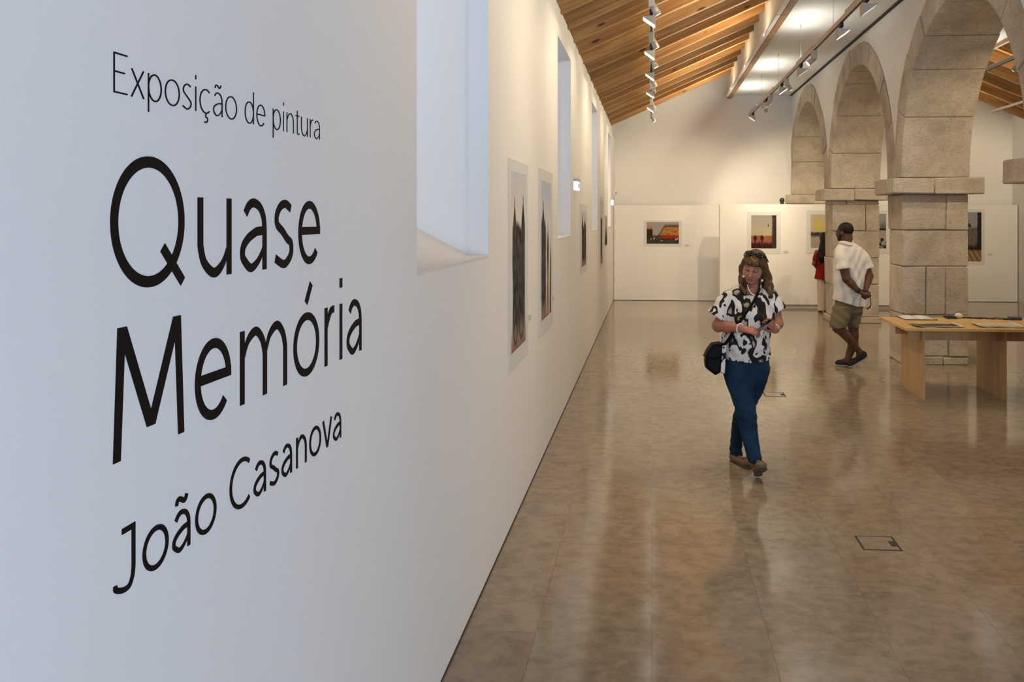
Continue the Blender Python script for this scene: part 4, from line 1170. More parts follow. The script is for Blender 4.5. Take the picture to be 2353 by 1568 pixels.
def hand(F_, wrist, d, nrm, side, curl=(.5, .6, .5), s=1.0, spread=.06, thumb=(.6, .5)):
    """d: wrist to knuckles, nrm: out of the palm, side: +1 thumb along cross(d,nrm)"""
    d = unit(d); nrm = unit(np.array(nrm) - d * (np.array(nrm) @ d)); t = np.cross(d, nrm) * side
    W_ = np.array(wrist, float)
    for i in range(4):
        o = (1.5 - i) * .0185 * s
        F_.cone(W_ + t * o * .55 + d * .008 * s, W_ + t * o + d * .078 * s, .0135 * s, .0105 * s, .010)
    tips = []
    for i, L in enumerate((.070, .078, .072, .056)):
        o = (1.5 - i) * .0185 * s; p = W_ + t * o + d * .080 * s; a = 0.0
        dd = unit(d + t * (1.5 - i) * spread)
        for j, (fr, cu) in enumerate(zip((.45, .30, .25), curl)):
            a += cu; v = dd * math.cos(a) + nrm * math.sin(a)
            p2 = p + v * L * fr * 1.08 * s; F_.cone(p, p2, (.0088 - .0008 * j) * s, (.0082 - .0010 * j) * s, .003); p = p2
        tips.append(p)
    b = W_ + t * .026 * s + d * .022 * s + nrm * .006 * s
    v1 = unit(d * .75 + t * thumb[0] + nrm * .35); p1 = b + v1 * .036 * s; v2 = unit(d * .95 + t * (thumb[0] - .35) + nrm * thumb[1]); p2 = p1 + v2 * .030 * s; p3 = p2 + unit(v2 + nrm * .2) * .024 * s
    F_.cone(b, p1, .0135 * s, .0105 * s, .008); F_.cone(p1, p2, .0100 * s, .0092 * s, .003); F_.cone(p2, p3, .0090 * s, .0072 * s, .003)
    return tips

def skin_mat(name):
    m = vcol_mat(name, .5); b = m.node_tree.nodes['Principled BSDF']
    b.inputs['Subsurface Weight'].default_value = 0.0; b.inputs['Subsurface Radius'].default_value = (.012, .005, .003); b.inputs['Subsurface Scale'].default_value = .6
    return m
M['skin'] = skin_mat('skin')
def cloth(name, c, k=.12, rough=.85, sc=140):
    m = mat(name, c, rough, spec=.15); t = NT(m); v = t.coords()
    t.base(t.mix(t.noise(v, 9, 4), tuple(x * (1 - k) for x in c), tuple(min(1, x * (1 + k)) for x in c)))
    t.normal(t.bump(t.noise(v, sc, 2), .15, .002)); return m
def denim():
    m = mat('dark_blue_denim', (.02, .05, .11), .8, spec=.15); t = NT(m); v = t.coords()
    t.base(t.ramp(t.noise(v, 7, 4), [(.3, (.005, .018, .040)), (.55, (.009, .032, .064)), (.8, (.014, .046, .088))]))
    t.normal(t.bump(t.noise(v, 160, 2), .2, .002)); return m
M['denim'] = denim()
def blouse_mat():
    m = mat('black_and_white_print_fabric', (.7, .66, .62), .75, spec=.2); t = NT(m)
    v = t.coords((1, .6, .62))
    wob = t.n('ShaderNodeTexNoise'); wob.inputs['Scale'].default_value = 9; t.l(v, wob.inputs['Vector'])
    ad = t.n('ShaderNodeVectorMath', operation='MULTIPLY_ADD'); t.l(wob.outputs['Color'], ad.inputs[0]); ad.inputs[1].default_value = (.06, .06, .06); t.l(v, ad.inputs[2])
    n = t.noise(ad.outputs[0], 17, .8, .4, .3)
    col = t.ramp(n, [(.29, (.40, .34, .28)), (.325, (.12, .105, .085)), (.35, (.012, .011, .008)), (.465, (.014, .012, .009)), (.48, (.68, .64, .60)), (.75, (.76, .72, .68))])
    n2 = t.noise(v, 27, 1); col = t.mix(t.ramp(n2, [(.655, (0, 0, 0)), (.67, (1, 1, 1))]), col, (.014, .012, .01))
    t.base(col); return m
M['blouse'] = blouse_mat()
def hair_mat(name, c0, c1, c2):
    m = mat(name, c1, .55, spec=.22); t = NT(m); v = t.coords((1, 1, .10))
    t.base(t.ramp(t.noise(v, 75, 4, .6), [(.3, c0), (.52, c1), (.72, c2)])); t.normal(t.bump(t.noise(v, 130, 3), .5, .004)); return m
M['hair_brown'] = hair_mat('brown_highlighted_hair', (.040, .018, .007), (.105, .052, .020), (.26, .155, .065))
M['hair_dark'] = hair_mat('dark_brown_hair', (.006, .003, .002), (.013, .007, .004), (.026, .014, .008))
M['leather_black'] = mat('black_leather', (.004, .005, .006), .5, spec=.07)
M['pearl'] = mat('pearl', (.82, .78, .72), .22)
M['shoe_tan'] = cloth('tan_suede', (.20, .135, .075), .15, .75)
M['sole'] = mat('shoe_sole', (.10, .075, .05), .7)
M['gloss_black'] = mat('glossy_black_acetate', (.008, .007, .007), .12)
M['phone_edge'] = mat('silver_phone_edge', (.75, .75, .75), .25, .8)
M['shirt_white'] = cloth('white_linen', (.72, .68, .61), .05, .85)
M['khaki'] = cloth('khaki_cotton', (.165, .135, .078), .12)
M['navy_canvas'] = cloth('dark_grey_canvas', (.030, .030, .032), .2)
M['white_sole'] = mat('pale_rubber_sole', (.40, .37, .32), .6)
M['red_print'] = mat('red_printed_fabric', (.2, .01, .01), .8, spec=.15)
_t = NT(M['red_print']); _t.base(_t.ramp(_t.noise(_t.coords((1, 1, .5)), 22, 3), [(.36, (.05, .018, .012)), (.46, (.26, .008, .008)), (.62, (.30, .010, .010)), (.72, (.16, .07, .03))]))
M['cream'] = cloth('cream_trousers', (.60, .53, .42), .06)
M['brown_leather'] = mat('brown_leather', (.07, .03, .018), .45)

# ---------------- woman in the black-and-white blouse
WD = 6.30
def W(u, v, dep=0.0): return P(u, v, WD + dep)
def wl_secs(rows, depth):
    """rows (v, uL, uR, dep, halfdepth) -> loft sections in world space"""
    out = []
    for v, a, b, dep, hd in rows:
        L_, R_ = P(a, v, depth + dep), P(b, v, depth + dep); c = (L_ + R_) / 2
        out.append((c[2], c[0], c[1], np.linalg.norm(R_ - L_) / 2, hd))
    return out
foot = on_floor(1722, 1082)
wom = thing('person', (foot[0], foot[1], 0), 'woman in a black and white patterned blouse and blue jeans walking while holding a phone', 'person')
hd = Head(W(1732.5, 613.5, -.01), loc2w(-.40, -.86, -.33), loc2w(.20, 0, 1), 1.0)
b = Field(); hd.skull(b)
b.chain([hd.p(0, -.03, -.09), W(1731, 672, .03)], [.047, .050], .03)
b.loft(wl_secs([(664, 1700, 1764, .03, .05), (676, 1680, 1778, .03, .08), (700, 1683, 1775, .02, .095), (740, 1684, 1768, .0, .10), (790, 1686, 1760, .0, .09), (830, 1680, 1758, .02, .085), (850, 1684, 1752, .02, .075)], WD), .04, YAW)
# right arm (on the side of the handbag): upper arm, forearm across the body
sR, eR, wR = W(1683, 680, .02), W(1651, 749, -.05), W(1706, 756.5, -.235)
b.chain([sR, eR], [.040, .042], .03); b.chain([eR, eR * .55 + wR * .45, wR], [.042, .037, .0265], .02)
hand(b, wR, (W(1738, 761, -.27) - wR), loc2w(.15, -.1, -1) * 1.0 + AX * .9, 1, (.35, .75, .55), .92, .04, (.35, .5))
sL, eL, wL = W(1778, 684, .02), W(1786, 744, -.03), W(1780, 757, -.17)
b.chain([sL, eL], [.036, .040], .03); b.chain([eL, wL], [.039, .028], .02)
hand(b, wL, (W(1772, 745, -.225) - wL), loc2w(-.9, .35, .25), 1, (.55, .85, .6), .92, .03, (.5, .6))
# legs and feet
b.chain([W(1694, 850, .0), W(1706, 912, -.05), W(1714, 945, -.085), W(1722, 1000, -.105), W(1735, 1062, -.148)], [.058, .050, .044, .036, .033], .03)
b.chain([W(1744, 850, .03), W(1724, 905, .11), W(1708, 945, .165), W(1694, 1000, .22), W(1691, 1047, .265)], [.058, .050, .044, .036, .032], .03)
fR0, fR1 = on_floor(1741, 1099) + np.array((0, .005, .060)), on_floor(1741, 1099) + np.array((.006, -.045, .090))
fL0, fL1 = on_floor(1688, 1060) + np.array((0, 0, .042)), on_floor(1708, 1069) + np.array((0, 0, .034))
b.chain([W(1735, 1062, -.148), fR0, fR1], [.033, .022, .012], .02); b.chain([W(1691, 1047, .265), fL0, fL1], [.032, .027, .018], .02)
SK = (.42, .195, .135)
def wcol(V):
    cc = hd.paint(V, SK, (.36, .10, .085), (.055, .028, .018)); z = V[:, 2]
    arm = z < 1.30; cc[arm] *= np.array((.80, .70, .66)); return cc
b.build('body', M['skin'], wom, .0046, wcol)
# hair
hr = Field()
E_ = lambda c, r, k=.03, sub=False: hr.ell(hd.p(*c), np.array(r), hd.R, k, sub)
E_((0, -.022, .032), (.084, .104, .0895)); E_((0, .045, .058), (.064, .050, .034), .02)
for q in (-1, 1):
    hr.chain([hd.p(q * .070, .012, .03), hd.p(q * .080, -.012, -.035), hd.p(q * .076, -.014, -.085)], [.020, .019, .018], .02)
# the locks: towards her right they end at the neckline, on her left they fall over the shoulder
hr.chain([hd.p(-.076, -.02, -.03), W(1707, 640, .01), W(1709, 660, -.04), W(1713, 676, -.085)], [.028, .026, .024, .012], .03)
hr.chain([hd.p(.074, -.02, -.03), W(1762, 637, .01), W(1766, 661, -.02), W(1773, 682, -.06)], [.030, .030, .030, .013], .03)
hr.chain([hd.p(.04, -.07, -.03), W(1745, 650, .06), W(1752, 674, .07)], [.05, .055, .03], .04)
hr.chain([hd.p(-.04, -.07, -.03), W(1715, 648, .06), W(1712, 672, .06)], [.045, .045, .025], .04)
E_((0, .098, -.058), (.058, .062, .090), .012, True)
def hair_disp(p):
    L = hd.local(p); a = np.arctan2(L[:, 0], L[:, 1] + .02); return .0020 * np.sin(a * 30 + L[:, 2] * 9) + .0013 * np.sin(a * 63 - L[:, 2] * 7)
hr.disp = hair_disp
hr.build('hair', M['hair_brown'], wom, .0046)
# blouse
bl = Field()
bl.loft(wl_secs([(655, 1697, 1762, .045, .050), (664, 1680, 1779, .035, .080), (676, 1668, 1785, .025, .100), (700, 1662, 1783, .01, .122), (735, 1668, 1780, -.01, .132), (765, 1661, 1770, -.01, .130), (792, 1656, 1769, .0, .132), (812, 1662, 1769, .01, .128), (834, 1668, 1769, .015, .124)], WD), .02, YAW)
sl = Field
slR, slL = Field(), Field()
slR.chain([W(1696, 672, .02), W(1670, 698, .0), W(1650, 726, -.02), W(1640, 745, -.02)], [.056, .068, .066, .064], .05)
slL.chain([W(1764, 684, .02), W(1777, 702, .0), W(1786, 716, .0), W(1790, 728, .0)], [.052, .054, .052, .05], .05)
def fold(p):
    x = p @ RX; z = p[:, 2]; y = p @ AX
    return .0045 * np.sin(z * 55 + x * 38 + 2 * np.sin(x * 17)) + .003 * np.sin(z * 120 - x * 60) * (z < 1.05)
bl.disp = slR.disp = slL.disp = fold
slR.cut(W(1646, 729, 0), W(1634, 745, 0) - W(1663, 705, 0)); slL.cut(W(1789, 713, 0), W(1797, 731, 0) - W(1782, 700, 0))
def smin(a, b, k): h_ = np.maximum(k - np.abs(a - b), 0) / k; return np.minimum(a, b) - h_ * h_ * k / 4
def blouse_f(p):
    d = smin(smin(bl(p), slR(p), .03), slL(p), .03)
    s = W(1732, 655, -.10); q = p - s; e = np.sqrt(((q @ RX) / .122) ** 2 + ((q @ AX) / .13) ** 2 + ((q @ UP) / .083) ** 2)
    d = np.maximum(d, (1 - e) * .08)
    hem = W(1722, 829, 0)[2] + .03 * np.abs((p - W(1722, 829, 0)) @ RX) * 2
    return np.maximum(d, hem - p[:, 2])
class FF(Field):
    def __init__(self, fn, lo, hi): super().__init__(); self.fn = fn; self.lo = lo; self.hi = hi
    def __call__(self, p): return self.fn(p)
FF(blouse_f, np.minimum(bl.lo, np.minimum(slR.lo, slL.lo)), np.maximum(bl.hi, np.maximum(slR.hi, slL.hi))).build('blouse', M['blouse'], wom, .0055)
# sash tail
a0, a1 = W(1664, 790, -.10), W(1660, 858, -.10)
MB().add([a0 + RX * q + AX * d_ for d_ in (0, .006) for q in (-.012, .018)] + [a1 + RX * q + AX * d_ for d_ in (0, .006) for q in (-.012, .016)], [(0, 1, 5, 4), (2, 3, 7, 6), (0, 2, 6, 4), (1, 3, 7, 5), (4, 5, 7, 6), (0, 1, 3, 2)]).build('sash_tail', M['blouse'], wom)
# jeans
jn = Field()
jn.loft(wl_secs([(808, 1674, 1764, .01, .108), (830, 1664, 1767, .02, .118), (848, 1661, 1767, .02, .112), (862, 1668, 1760, .02, .085), (876, 1685, 1740, .02, .05)], WD), .06, YAW)
jn.loft(wl_secs([(846, 1662, 1728, .0, .098), (872, 1665, 1732, -.01, .095), (900, 1675, 1731, -.035, .088), (925, 1684, 1734, -.065, .080), (945, 1690, 1738, -.085, .074), (975, 1696, 1740, -.09, .070), (1000, 1702, 1742, -.10, .064), (1035, 1712, 1747, -.125, .054), (1064, 1719, 1751, -.145, .052)], WD), .025, YAW)
jn.loft(wl_secs([(846, 1722, 1768, .02, .098), (872, 1716, 1763, .05, .095), (900, 1706, 1753, .10, .088), (925, 1696, 1740, .14, .078), (950, 1686, 1728, .17, .070), (975, 1682, 1716, .20, .064), (1000, 1680, 1708, .22, .060), (1030, 1677, 1705, .25, .054), (1049, 1677, 1706, .26, .052)], WD), .025, YAW)
def jfold(p):
    z = p[:, 2]; x = p @ RX; s = .35 + np.exp(-((z - .44) / .06) ** 2) + np.exp(-((z - .10) / .05) ** 2)
    return .0026 * s * np.sin(z * 95 + 55 * x + np.sin(x * 40))
jn.disp = jfold
jn.build('jeans', M['denim'], wom, .0055)
# shoes
def flat_shoe(heel, toe, up, parent, name='shoe'):
    f = unit(toe - heel); up = unit(np.array(up) - f * (np.array(up) @ f)); sd2 = np.cross(f, up); R_ = np.stack((sd2, f, up)); Ln = np.linalg.norm(toe - heel)
    s_ = Field(); c = (heel + toe) / 2
    s_.ell(heel + f * .035 + up * .012, (.038, .050, .042), R_, .02); s_.ell(c + f * .02 + up * .004, (.036, Ln * .42, .024), R_, .03); s_.ell(toe - f * .045 + up * .006, (.040, .052, .028), R_, .02)
    s_.ell(heel + f * .075 + up * .055, (.026, .062, .040), R_, .008, True)
    s_.cut(c - up * .018, -up); so = s_.build(name, M['shoe_tan'], parent, .004)
    t_ = Field(); t_.ell(toe - f * .045 - up * .018, (.042, .056, .007), R_, .006); t_.ell(c - up * .018, (.030, Ln * .5, .006), R_, .02); t_.ell(heel + f * .03 - up * .022, (.033, .036, .011), R_, .01)
    t_.build('sole', M['sole'], so, .004)
    bw = MB(); q = toe - f * .055 + up * .036
    for sg_ in (-1, 1): bw.tube([q, q + sd2 * sg_ * .012 + up * .004, q + sd2 * sg_ * .026], [.004, .009, .006], 8)
    bw.ball(q, .006, 8, 6); bw.build('bow', M['shoe_tan'], so)
flat_shoe(on_floor(1686, 1060) + np.array((-.012, .015, .028)), on_floor(1722, 1077) + np.array((0, 0, .026)), (0, 0, 1), wom)
hR = on_floor(1741, 1099) + np.array((0, .03, .030)); flat_shoe(hR, hR + np.array((.012, -.175, .105)), (0, .45, 1), wom)
# jewellery, sunglasses
pr_ = MB()
for i in range(26):
    a = math.pi * (1.0 + (i + .5) / 26); c0 = W(1731, 660, -.035)
    pr_.ball(c0 + RX * math.cos(a) * .048 + UP * (.020 + math.sin(a) * .072) - AX * (.028 + .045 * abs(math.sin(a))), .0045, 8, 5)
pr_.build('pearl_necklace', M['pearl'], wom)
for q in (W(1708.5, 635.5, -.075), W(1751, 645, -.06)): MB().ball(q, .0085, 12, 8).build('pearl_earring', M['pearl'], wom)
br = MB(); dd = unit(wR - eR); n1 = unit(np.cross(dd, UP)); n2 = np.cross(n1, dd)
for i in range(16):
    a = 2 * math.pi * i / 16; br.ball(wR - dd * .022 + (n1 * math.cos(a) + n2 * math.sin(a)) * .034, .0062, 8, 5)
br.build('pearl_bracelet', M['pearl'], wom)
dd = unit(wL - eL); n1 = unit(np.cross(dd, RX)); n2 = np.cross(n1, dd)
MB().tube([wL - dd * .012 + (n1 * math.cos(a) + n2 * math.sin(a)) * .031 for a in np.linspace(0, 2 * math.pi, 21)], .005, 6).build('wrist_band', M['steel'], wom)
sg_ = thing('sunglasses', hd.p(0, .06, .13), 'black sunglasses pushed up on the walking woman\'s hair', 'sunglasses')
for q in (-1, 1):
    lm = Field(); cc_ = hd.p(q * .036, .030, .112); R_ = hd.R
    lm.ell(cc_, (.036, .013, .022), np.stack((hd.l, unit(hd.f * .62 + hd.u * .78), unit(hd.u * .62 - hd.f * .78))), .005); lm.build('lens', M['gloss_black'], sg_, .004)
    MB().tube([hd.p(q * .068, .026, .106), hd.p(q * .084, -.01, .075), hd.p(q * .088, -.06, .035)], .0045, 6).build('temple_arm', M['gloss_black'], sg_)
MB().tube([hd.p(-.012, .040, .118), hd.p(.012, .040, .118)], .004, 6).build('bridge', M['gloss_black'], sg_)
# phone
pc = W(1757.5, 748, -.265); pd = unit(W(1769, 737, -.26) - W(1745, 758, -.285)); pn = unit(np.cross(pd, loc2w(.10, .97, .20))); pw_ = np.cross(pn, pd)
R_ = Matrix((pd, pw_, pn)).transposed()
ph = thing('mobile_phone', pc, 'dark mobile phone with silver edge held in the woman\'s hands', 'phone')
MB().box(pc, (.118, .058, .008), R_).build('case', M['gloss_black'], ph); MB().box(pc + pn * .0, (.120, .060, .004), R_).build('edge_band', M['phone_edge'], ph)
# handbag
hb = thing('handbag', W(1640, 862, -.02), 'black leather shoulder bag hanging at the woman\'s hip on a long strap', 'handbag')
bc = W(1641, 828, -.02); Rb = np.stack((unit(loc2w(.92, .38, .10)), unit(loc2w(-.38, .92, 0)), unit(loc2w(-.1, 0, 1))))
def pouch(name, poly, y0, y1, rad):
    """convex outline given in pixels, softened solid between two depths"""
    pts = [np.array(((W(u, v, -.02) - bc) @ RX, (W(u, v, -.02) - bc) @ UP)) for u, v in poly]; c = np.mean(pts, 0)
    def f(p):
        q = p - bc; x, z, y = q @ RX, q @ UP, q @ AX; d2 = np.full(len(p), -9.0)
        for a, b_ in zip(pts, pts[1:] + pts[:1]):
            n = np.array((b_[1] - a[1], a[0] - b_[0])); n /= np.linalg.norm(n)
            if (c - a) @ n > 0: n = -n
            d2 = np.maximum(d2, (x - a[0]) * n[0] + (z - a[1]) * n[1])
        dy = np.abs(y - (y0 + y1) / 2) - (y1 - y0) / 2
        return np.hypot(np.maximum(d2 + rad, 0), np.maximum(dy + rad, 0)) + np.minimum(np.maximum(d2, dy) + rad, 0) - rad
    FF(f, bc - .13, bc + .13).build(name, M['leather_black'], hb, .005)
pouch('bag_body', [(1637, 793), (1655, 790), (1659, 800), (1659, 835), (1656, 853), (1642, 861), (1621, 845), (1619, 832), (1620, 818), (1627, 803)], -.055, .055, .022)
pouch('flap', [(1636, 789), (1656, 786), (1659, 802), (1657, 818), (1638, 825), (1617, 821), (1625, 803)], -.064, .062, .016)
st_pts = [bc + Rb[2] * .095, W(1668, 790, -.165), W(1690, 755, -.185), W(1712, 722, -.175), W(1733, 692, -.140), W(1744, 668, -.09), W(1752, 655, -.03), W(1757, 654, .06)]
MB().tube(st_pts, [.011] * 8, 8).build('strap', M['leather_black'], hb)

# ---------------- man in the white shirt
MD = 10.56
def Q(u, v, dep=0.0): return P(u, v, MD + dep)
foot = on_floor(1946, 846)
man = thing('person', (foot[0], foot[1], 0), 'man in a white short-sleeved shirt and khaki shorts with hands clasped behind his back', 'person')
hm = Head(Q(1940.5, 534, .0), loc2w(-.66, .75, -.05), loc2w(-.05, 0, 1), 1.0)
b = Field(); hm.skull(b, False)
b.chain([hm.p(0, -.03, -.08), Q(1943, 562, .02)], [.058, .062], .03)
b.loft(wl_secs([(560, 1931, 1960, .02, .06), (572, 1924, 1976, .02, .09), (600, 1922, 1984, .02, .11), (650, 1922, 1980, .0, .11), (690, 1926, 1974, .0, .09), (712, 1930, 1968, .0, .08)], MD), .04, YAW)
sA, eA, wA = Q(1932, 588, -.09), Q(1945.5, 641, -.16), Q(1972, 669, -.20)
b.chain([sA, eA], [.060, .049], .03); b.chain([eA, eA * .6 + wA * .4, wA], [.048, .044, .031], .02)
hand(b, wA, Q(1986, 677, -.20) - wA, loc2w(.1, -.5, .8), -1, (.4, .6, .5), 1.0, .03, (.4, .5))
sB, eB, wB = Q(1984, 592, .02), Q(1997, 635, -.02), Q(1990, 664, -.13)
b.chain([sB, eB], [.056, .048], .03); b.chain([eB, eB * .6 + wB * .4, wB], [.047, .042, .031], .02)
hand(b, wB, Q(1983, 678, -.18) - wB, loc2w(.6, .4, .3), 1, (.5, .7, .5), 1.0, .03, (.4, .5))
# legs: near leg trails with its heel lifted, far leg carries the weight
h1, k1, a1 = Q(1940, 712, -.06), Q(1926, 753, -.085), Q(1975, 809, -.02)
b.chain([h1, k1], [.070, .068], .03); b.chain([k1, k1 * .66 + a1 * .34 + loc2w(.010, -.01, .004), a1], [.066, .056, .035], .02)
h2, k2, a2 = Q(1960, 712, .08), Q(1961, 772, .06), Q(1947, 828, .06)
b.chain([h2, k2], [.070, .060], .03); b.chain([k2, k2 * .68 + a2 * .32 + loc2w(.02, 0, 0), a2], [.060, .058, .036], .02)
t1, hl1 = on_floor(1953, 846) + np.array((0, 0, .030)), Q(1988, 818, -.02)
t2, hl2 = on_floor(1925, 841) + np.array((0, 0, .035)), on_floor(1953, 843) + np.array((0, 0, .04))
b.chain([a1, (t1 + hl1) / 2 + UP * .012, t1 * .8 + hl1 * .2], [.034, .026, .016], .02)
b.chain([a2, (t2 + hl2) / 2 + UP * .012, t2 * .8 + hl2 * .2], [.034, .026, .016], .02)
SM = (.105, .044, .024)
b.build('body', M['skin'], man, .006, lambda V: hm.paint(V, SM, (.12, .045, .035), (.012, .008, .006), False))
hr = Field(); hr.ell(hm.p(0, -.020, .034), (.078, .098, .088), hm.R, .02)
hr.ell(hm.p(0, .075, -.03), (.07, .075, .088), hm.R, .02, True); hr.cut(hm.p(0, 0, -.045), -hm.u + hm.f * .35)
hr.disp = lambda p: .0012 * np.sin(p[:, 0] * 300) * np.sin(p[:, 2] * 280); hr.build('hair', M['hair_dark'], man, .005)
bd = Field(); bd.ell(hm.p(0, .040, -.075), (.056, .056, .044), hm.R, .02); bd.cone(hm.p(-.06, .015, -.03), hm.p(-.05, .035, -.07), .016, .016); bd.cone(hm.p(.06, .015, -.03), hm.p(.05, .035, -.07), .016, .016)
bd.cone(hm.p(-.02, .092, -.047), hm.p(.02, .092, -.047), .008); bd.ell(hm.p(0, .105, -.060), (.022, .03, .010), hm.R, .01, True); bd.build('beard', M['hair_dark'], man, .005)
for q in (-1, 1):
    MB().tube([hm.p(q * .031 + .020 * math.cos(a), .097, .004 + .014 * math.sin(a)) for a in np.linspace(0, 2 * math.pi, 17)], .0018, 5).tube([hm.p(q * .051, .096, .006), hm.p(q * .079, .0, .008)], .0018, 5).build('spectacles', M['gloss_black'], man)
# shirt
sh = Field()
sh.loft(wl_secs([(556, 1930, 1960, .015, .075), (563, 1925, 1970, .015, .10), (573, 1920, 1981, .015, .125), (590, 1917, 1989, .015, .138), (615, 1916, 1990, .01, .142), (645, 1915.5, 1988, .0, .140), (675, 1915, 1987.5, .0, .148), (690, 1914, 1989, .0, .156), (712, 1913, 1990, .0, .160)], MD), .03, YAW)
sA_, sB_ = Field(), Field()
sA_.chain([Q(1933, 578, -.05), Q(1934, 596, -.11), Q(1938, 618, -.145), Q(1942, 632, -.155)], [.066, .072, .073, .074], .04)
sB_.chain([Q(1976, 582, .01), Q(1988, 600, .0), Q(1993, 616, .0), Q(1994, 626, -.01)], [.068, .066, .062, .060], .04)
sh.disp = sA_.disp = sB_.disp = lambda p: .0075 * np.sin((p @ RX) * 62 + 4 * np.sin(p[:, 2] * 5) + p[:, 2] * 7) * np.clip((1.42 - p[:, 2]) * 3, 0.15, 1) + .005 * np.sin(p[:, 2] * 34 - (p @ RX) * 42 + 2 * np.sin((p @ RX) * 14))
sA_.cut(Q(1938, 619, -.145), Q(1943, 640, -.16) - Q(1937, 605, -.13)); sB_.cut(Q(1993, 617, 0), loc2w(.12, -.03, -1))
def shirt_f(p):
    d = smin(smin(sh(p), sA_(p), .018), sB_(p), .03); x = p @ RX; z = p[:, 2]
    zl, zr = Q(1916, 689, 0)[2], Q(1988, 703, 0)[2]; xl, xr = Q(1916, 689, 0) @ RX, Q(1988, 703, 0) @ RX
    t = np.clip((x - xl) / (xr - xl), 0, 1); hem = zl + (zr - zl) * np.minimum(1, t * 1.5)
    return np.maximum(d, hem - z)
FF(shirt_f, np.minimum(sh.lo, np.minimum(sA_.lo, sB_.lo)), np.maximum(sh.hi, np.maximum(sA_.hi, sB_.hi))).build('shirt', M['shirt_white'], man, .0065)
co = Field(); c0 = Q(1944.5, 556.5, .0)
co.loft([(c0[2] - .045, c0[0] - .006, c0[1], .108, .106), (c0[2] - .01, c0[0] + .000, c0[1], .092, .092), (c0[2] + .030, c0[0] + .004, c0[1], .080, .084)], .01, YAW)
co.cut(c0 + UP * .022, UP + RX * -.10); co.cut(c0 - UP * .034, -UP - RX * .25); co.build('shirt_collar', M['shirt_white'], man, .005)
# shorts
so = Field()
so.loft(wl_secs([(684, 1922, 1981, .0, .110), (700, 1918, 1981, .0, .120), (718, 1914, 1981, .0, .130)], MD), .03, YAW)
so.loft(wl_secs([(705, 1914, 1966, -.05, .110), (725, 1910, 1957, -.06, .108), (742, 1907.5, 1948, -.075, .104), (753, 1907, 1944, -.08, .102)], MD), .03, YAW)
so.loft(wl_secs([(705, 1938, 1983, .07, .105), (725, 1943, 1979, .07, .100), (742, 1946, 1975, .06, .095), (752, 1947, 1973, .06, .093)], MD), .03, YAW)
so.disp = lambda p: .0035 * np.sin(p[:, 2] * 55 + (p @ RX) * 45); so.build('shorts', M['khaki'], man, .0065)
def sneaker(heel, toe, up, parent):
    f = unit(toe - heel); up = unit(np.array(up) - f * (np.array(up) @ f)); s2 = np.cross(f, up); R_ = np.stack((s2, f, up)); Ln = np.linalg.norm(toe - heel); c = (heel + toe) / 2
    s_ = Field(); s_.ell(heel + f * .045 + up * .022, (.046, .062, .054), R_, .02); s_.ell(c + f * .03 + up * .006, (.042, Ln * .42, .036), R_, .03); s_.ell(toe - f * .05 + up * .004, (.046, .058, .034), R_, .02)
    s_.cut(c - up * .014, -up); so = s_.build('shoe', M['navy_canvas'], parent, .005)
    t_ = Field(); t_.ell(toe - f * .045 - up * .022, (.050, .064, .014), R_, .01); t_.ell(c - up * .022, (.042, Ln * .52, .013), R_, .02); t_.ell(heel + f * .04 - up * .022, (.044, .052, .014), R_, .01); t_.cut(c - up * .034, -up); t_.build('sole', M['white_sole'], so, .005)
sneaker(hl1 + loc2w(.015, 0, .01), t1 + loc2w(-.012, 0, .008), loc2w(-.55, -.1, .8), man); sneaker(hl2 + loc2w(.012, 0, -.004), t2 + loc2w(-.015, 0, -.003), (0, 0, 1), man)
dd = unit(wA - eA); n1 = unit(np.cross(dd, UP)); n2 = np.cross(n1, dd)
MB().tube([wA - dd * .012 + (n1 * math.cos(a) + n2 * math.sin(a)) * .033 for a in np.linspace(0, 2 * math.pi, 21)], .009, 6).ball(wA - dd * .012 - AX * .036, (.018, .010, .018), 12, 6).build('wrist_watch', M['gloss_black'], man)
cse = thing('camera_case', Q(1990, 680, -.24), 'small brown leather case with a black wrist strap held behind the man\'s back', 'case')
cf = Field(); cf.ell(Q(1991, 678, -.25), (.060, .028, .034), np.stack((unit(loc2w(.9, .1, -.25)), unit(loc2w(-.1, 1, 0)), unit(loc2w(.25, 0, .97)))), .01); cf.build('pouch', M['brown_leather'], cse, .005)
MB().tube([Q(1998, 680, -.25), Q(2001, 691, -.25), Q(2001, 701, -.25), Q(1999, 706, -.25), Q(1991, 711, -.25)], [.006, .005, .006, .011, .006], 8).build('strap', M['black'], cse)

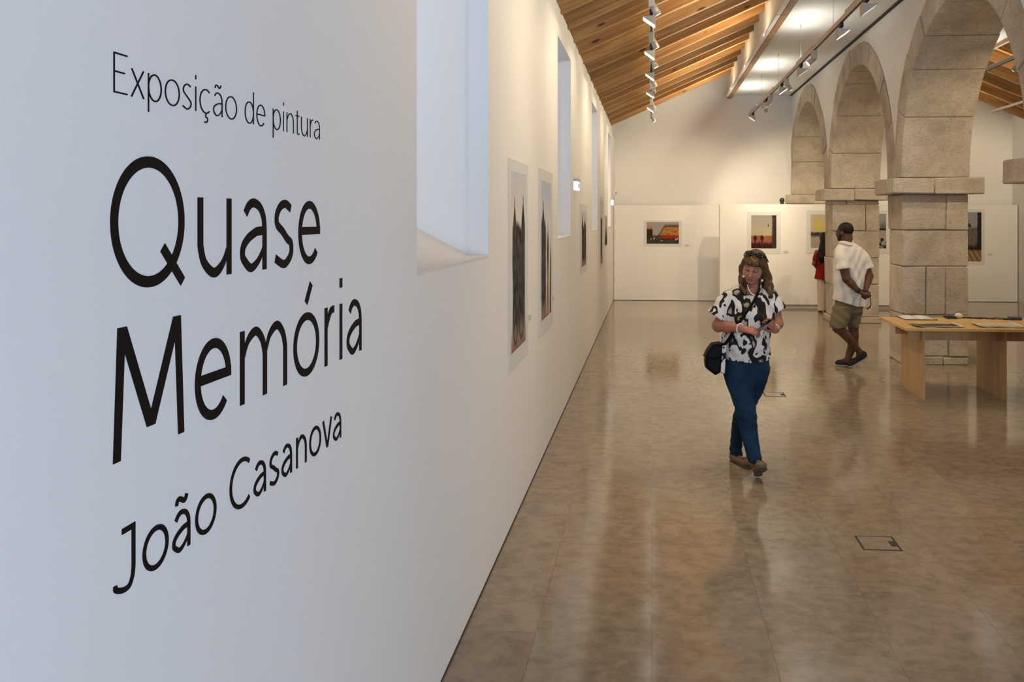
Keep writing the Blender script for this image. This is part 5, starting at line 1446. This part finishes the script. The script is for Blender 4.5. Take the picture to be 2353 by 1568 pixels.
# ---------------- woman in red looking at a picture
RD = 16.75
def Z(u, v, dep=0.0): return P(u, v, RD + dep)
foot = on_floor(1894, 718)
red = thing('person', (foot[0], foot[1], 0), 'woman with long dark hair in a red top and cream trousers behind the pillar', 'person')
hz = Head(Z(1894, 548.5, .0), loc2w(.1, .98, -.08), loc2w(0, 0, 1), .97)
b = Field(); hz.skull(b); b.chain([hz.p(0, -.03, -.08), Z(1894, 572, .02)], [.048, .05], .03)
b.loft(wl_secs([(570, 1888, 1900, .02, .05), (578, 1878, 1910, .02, .08), (600, 1880, 1908, .02, .10), (625, 1884, 1904, .02, .08), (645, 1885, 1903, .02, .08)], RD), .04, YAW)
for s_, hand_c in ((-1, -1), (1, 1)):
    u0 = 1894 + s_ * 19
    sh_, el_, wr_ = Z(u0 - s_ * 2, 580, .0), Z(u0 + s_ * 4.5, 606, .0), Z(u0 - s_ * 3, 618, .22)
    b.chain([sh_, el_], [.044, .038], .03); b.chain([el_, wr_], [.036, .026], .02); hand(b, wr_, loc2w(-s_ * .6, .8, .1), loc2w(-s_ * .5, -.2, -.5), 1 if s_ > 0 else -1, (.4, .6, .4), .9)
    hp, kn, an = Z(1894 + s_ * 8, 650, .0), Z(1894 + s_ * 7, 682, -.02), on_floor(1894 + s_ * 7, 715) + UP * .07
    b.chain([hp, kn, an], [.055, .045, .034], .03); b.chain([an, an + loc2w(0, .10, -.045), an + loc2w(0, .17, -.05)], [.034, .03, .02], .02); b.cone(an, an + loc2w(0, -.02, -.04), .034, .028)
    lg = Field(); kk = 1894 + s_ * 7.2
    lg.loft(wl_secs([(634, 1894 + s_ * 8 - 8, 1894 + s_ * 8 + 8, .01, .085), (655, kk - 9.5, kk + 9.5, .0, .10), (685, kk - 8, kk + 8, -.01, .085), (713.5, kk - 7.5, kk + 7.5, -.01, .08)], RD), .03, YAW)
    lg.disp = lambda p: .003 * np.sin(p[:, 2] * 30 + (p @ RX) * 40); lg.build('trouser_leg', M['cream'], red, .009)
    sf = Field(); c0 = on_floor(1894 + s_ * 7, 716)
    sf.ell(c0 + loc2w(0, .05, .035), (.042, .125, .034), np.stack((RX, AX, UP)), .02); sf.cut(c0, -UP); sf.build('shoe', M['brown_leather'], red, .008)
b.build('body', M['skin'], red, .008, lambda V: hz.paint(V, (.20, .095, .06), (.2, .06, .05), (.02, .012, .01)))
tp = Field(); tp.loft(wl_secs([(574, 1886, 1902, .02, .06), (580, 1876, 1912, .02, .09), (598, 1875, 1913, .02, .115), (620, 1875, 1913, .02, .125), (641, 1872, 1916, .01, .16)], RD), .03, YAW)
for s_ in (-1, 1): tp.chain([Z(1894 + s_ * 16, 581, .01), Z(1894 + s_ * 20.5, 596, .0)], [.055, .055], .04)
tp.disp = lambda p: .004 * np.sin((p @ RX) * 70) * np.sin(p[:, 2] * 9); tp.build('top', M['red_print'], red, .009)
hf = Field(); hf.ell(hz.p(0, -.02, .034), (.086, .104, .092), hz.R, .03); hf.chain([hz.p(0, -.06, -.02), Z(1892, 575, -.06), Z(1890, 592, -.09), Z(1889, 600, -.09)], [.085, .085, .075, .04], .04)
hf.ell(hz.p(0, .09, -.05), (.06, .07, .09), hz.R, .01, True); hf.disp = lambda p: .004 * np.sin((p @ RX) * 260); hf.build('hair', M['hair_dark'], red, .009)
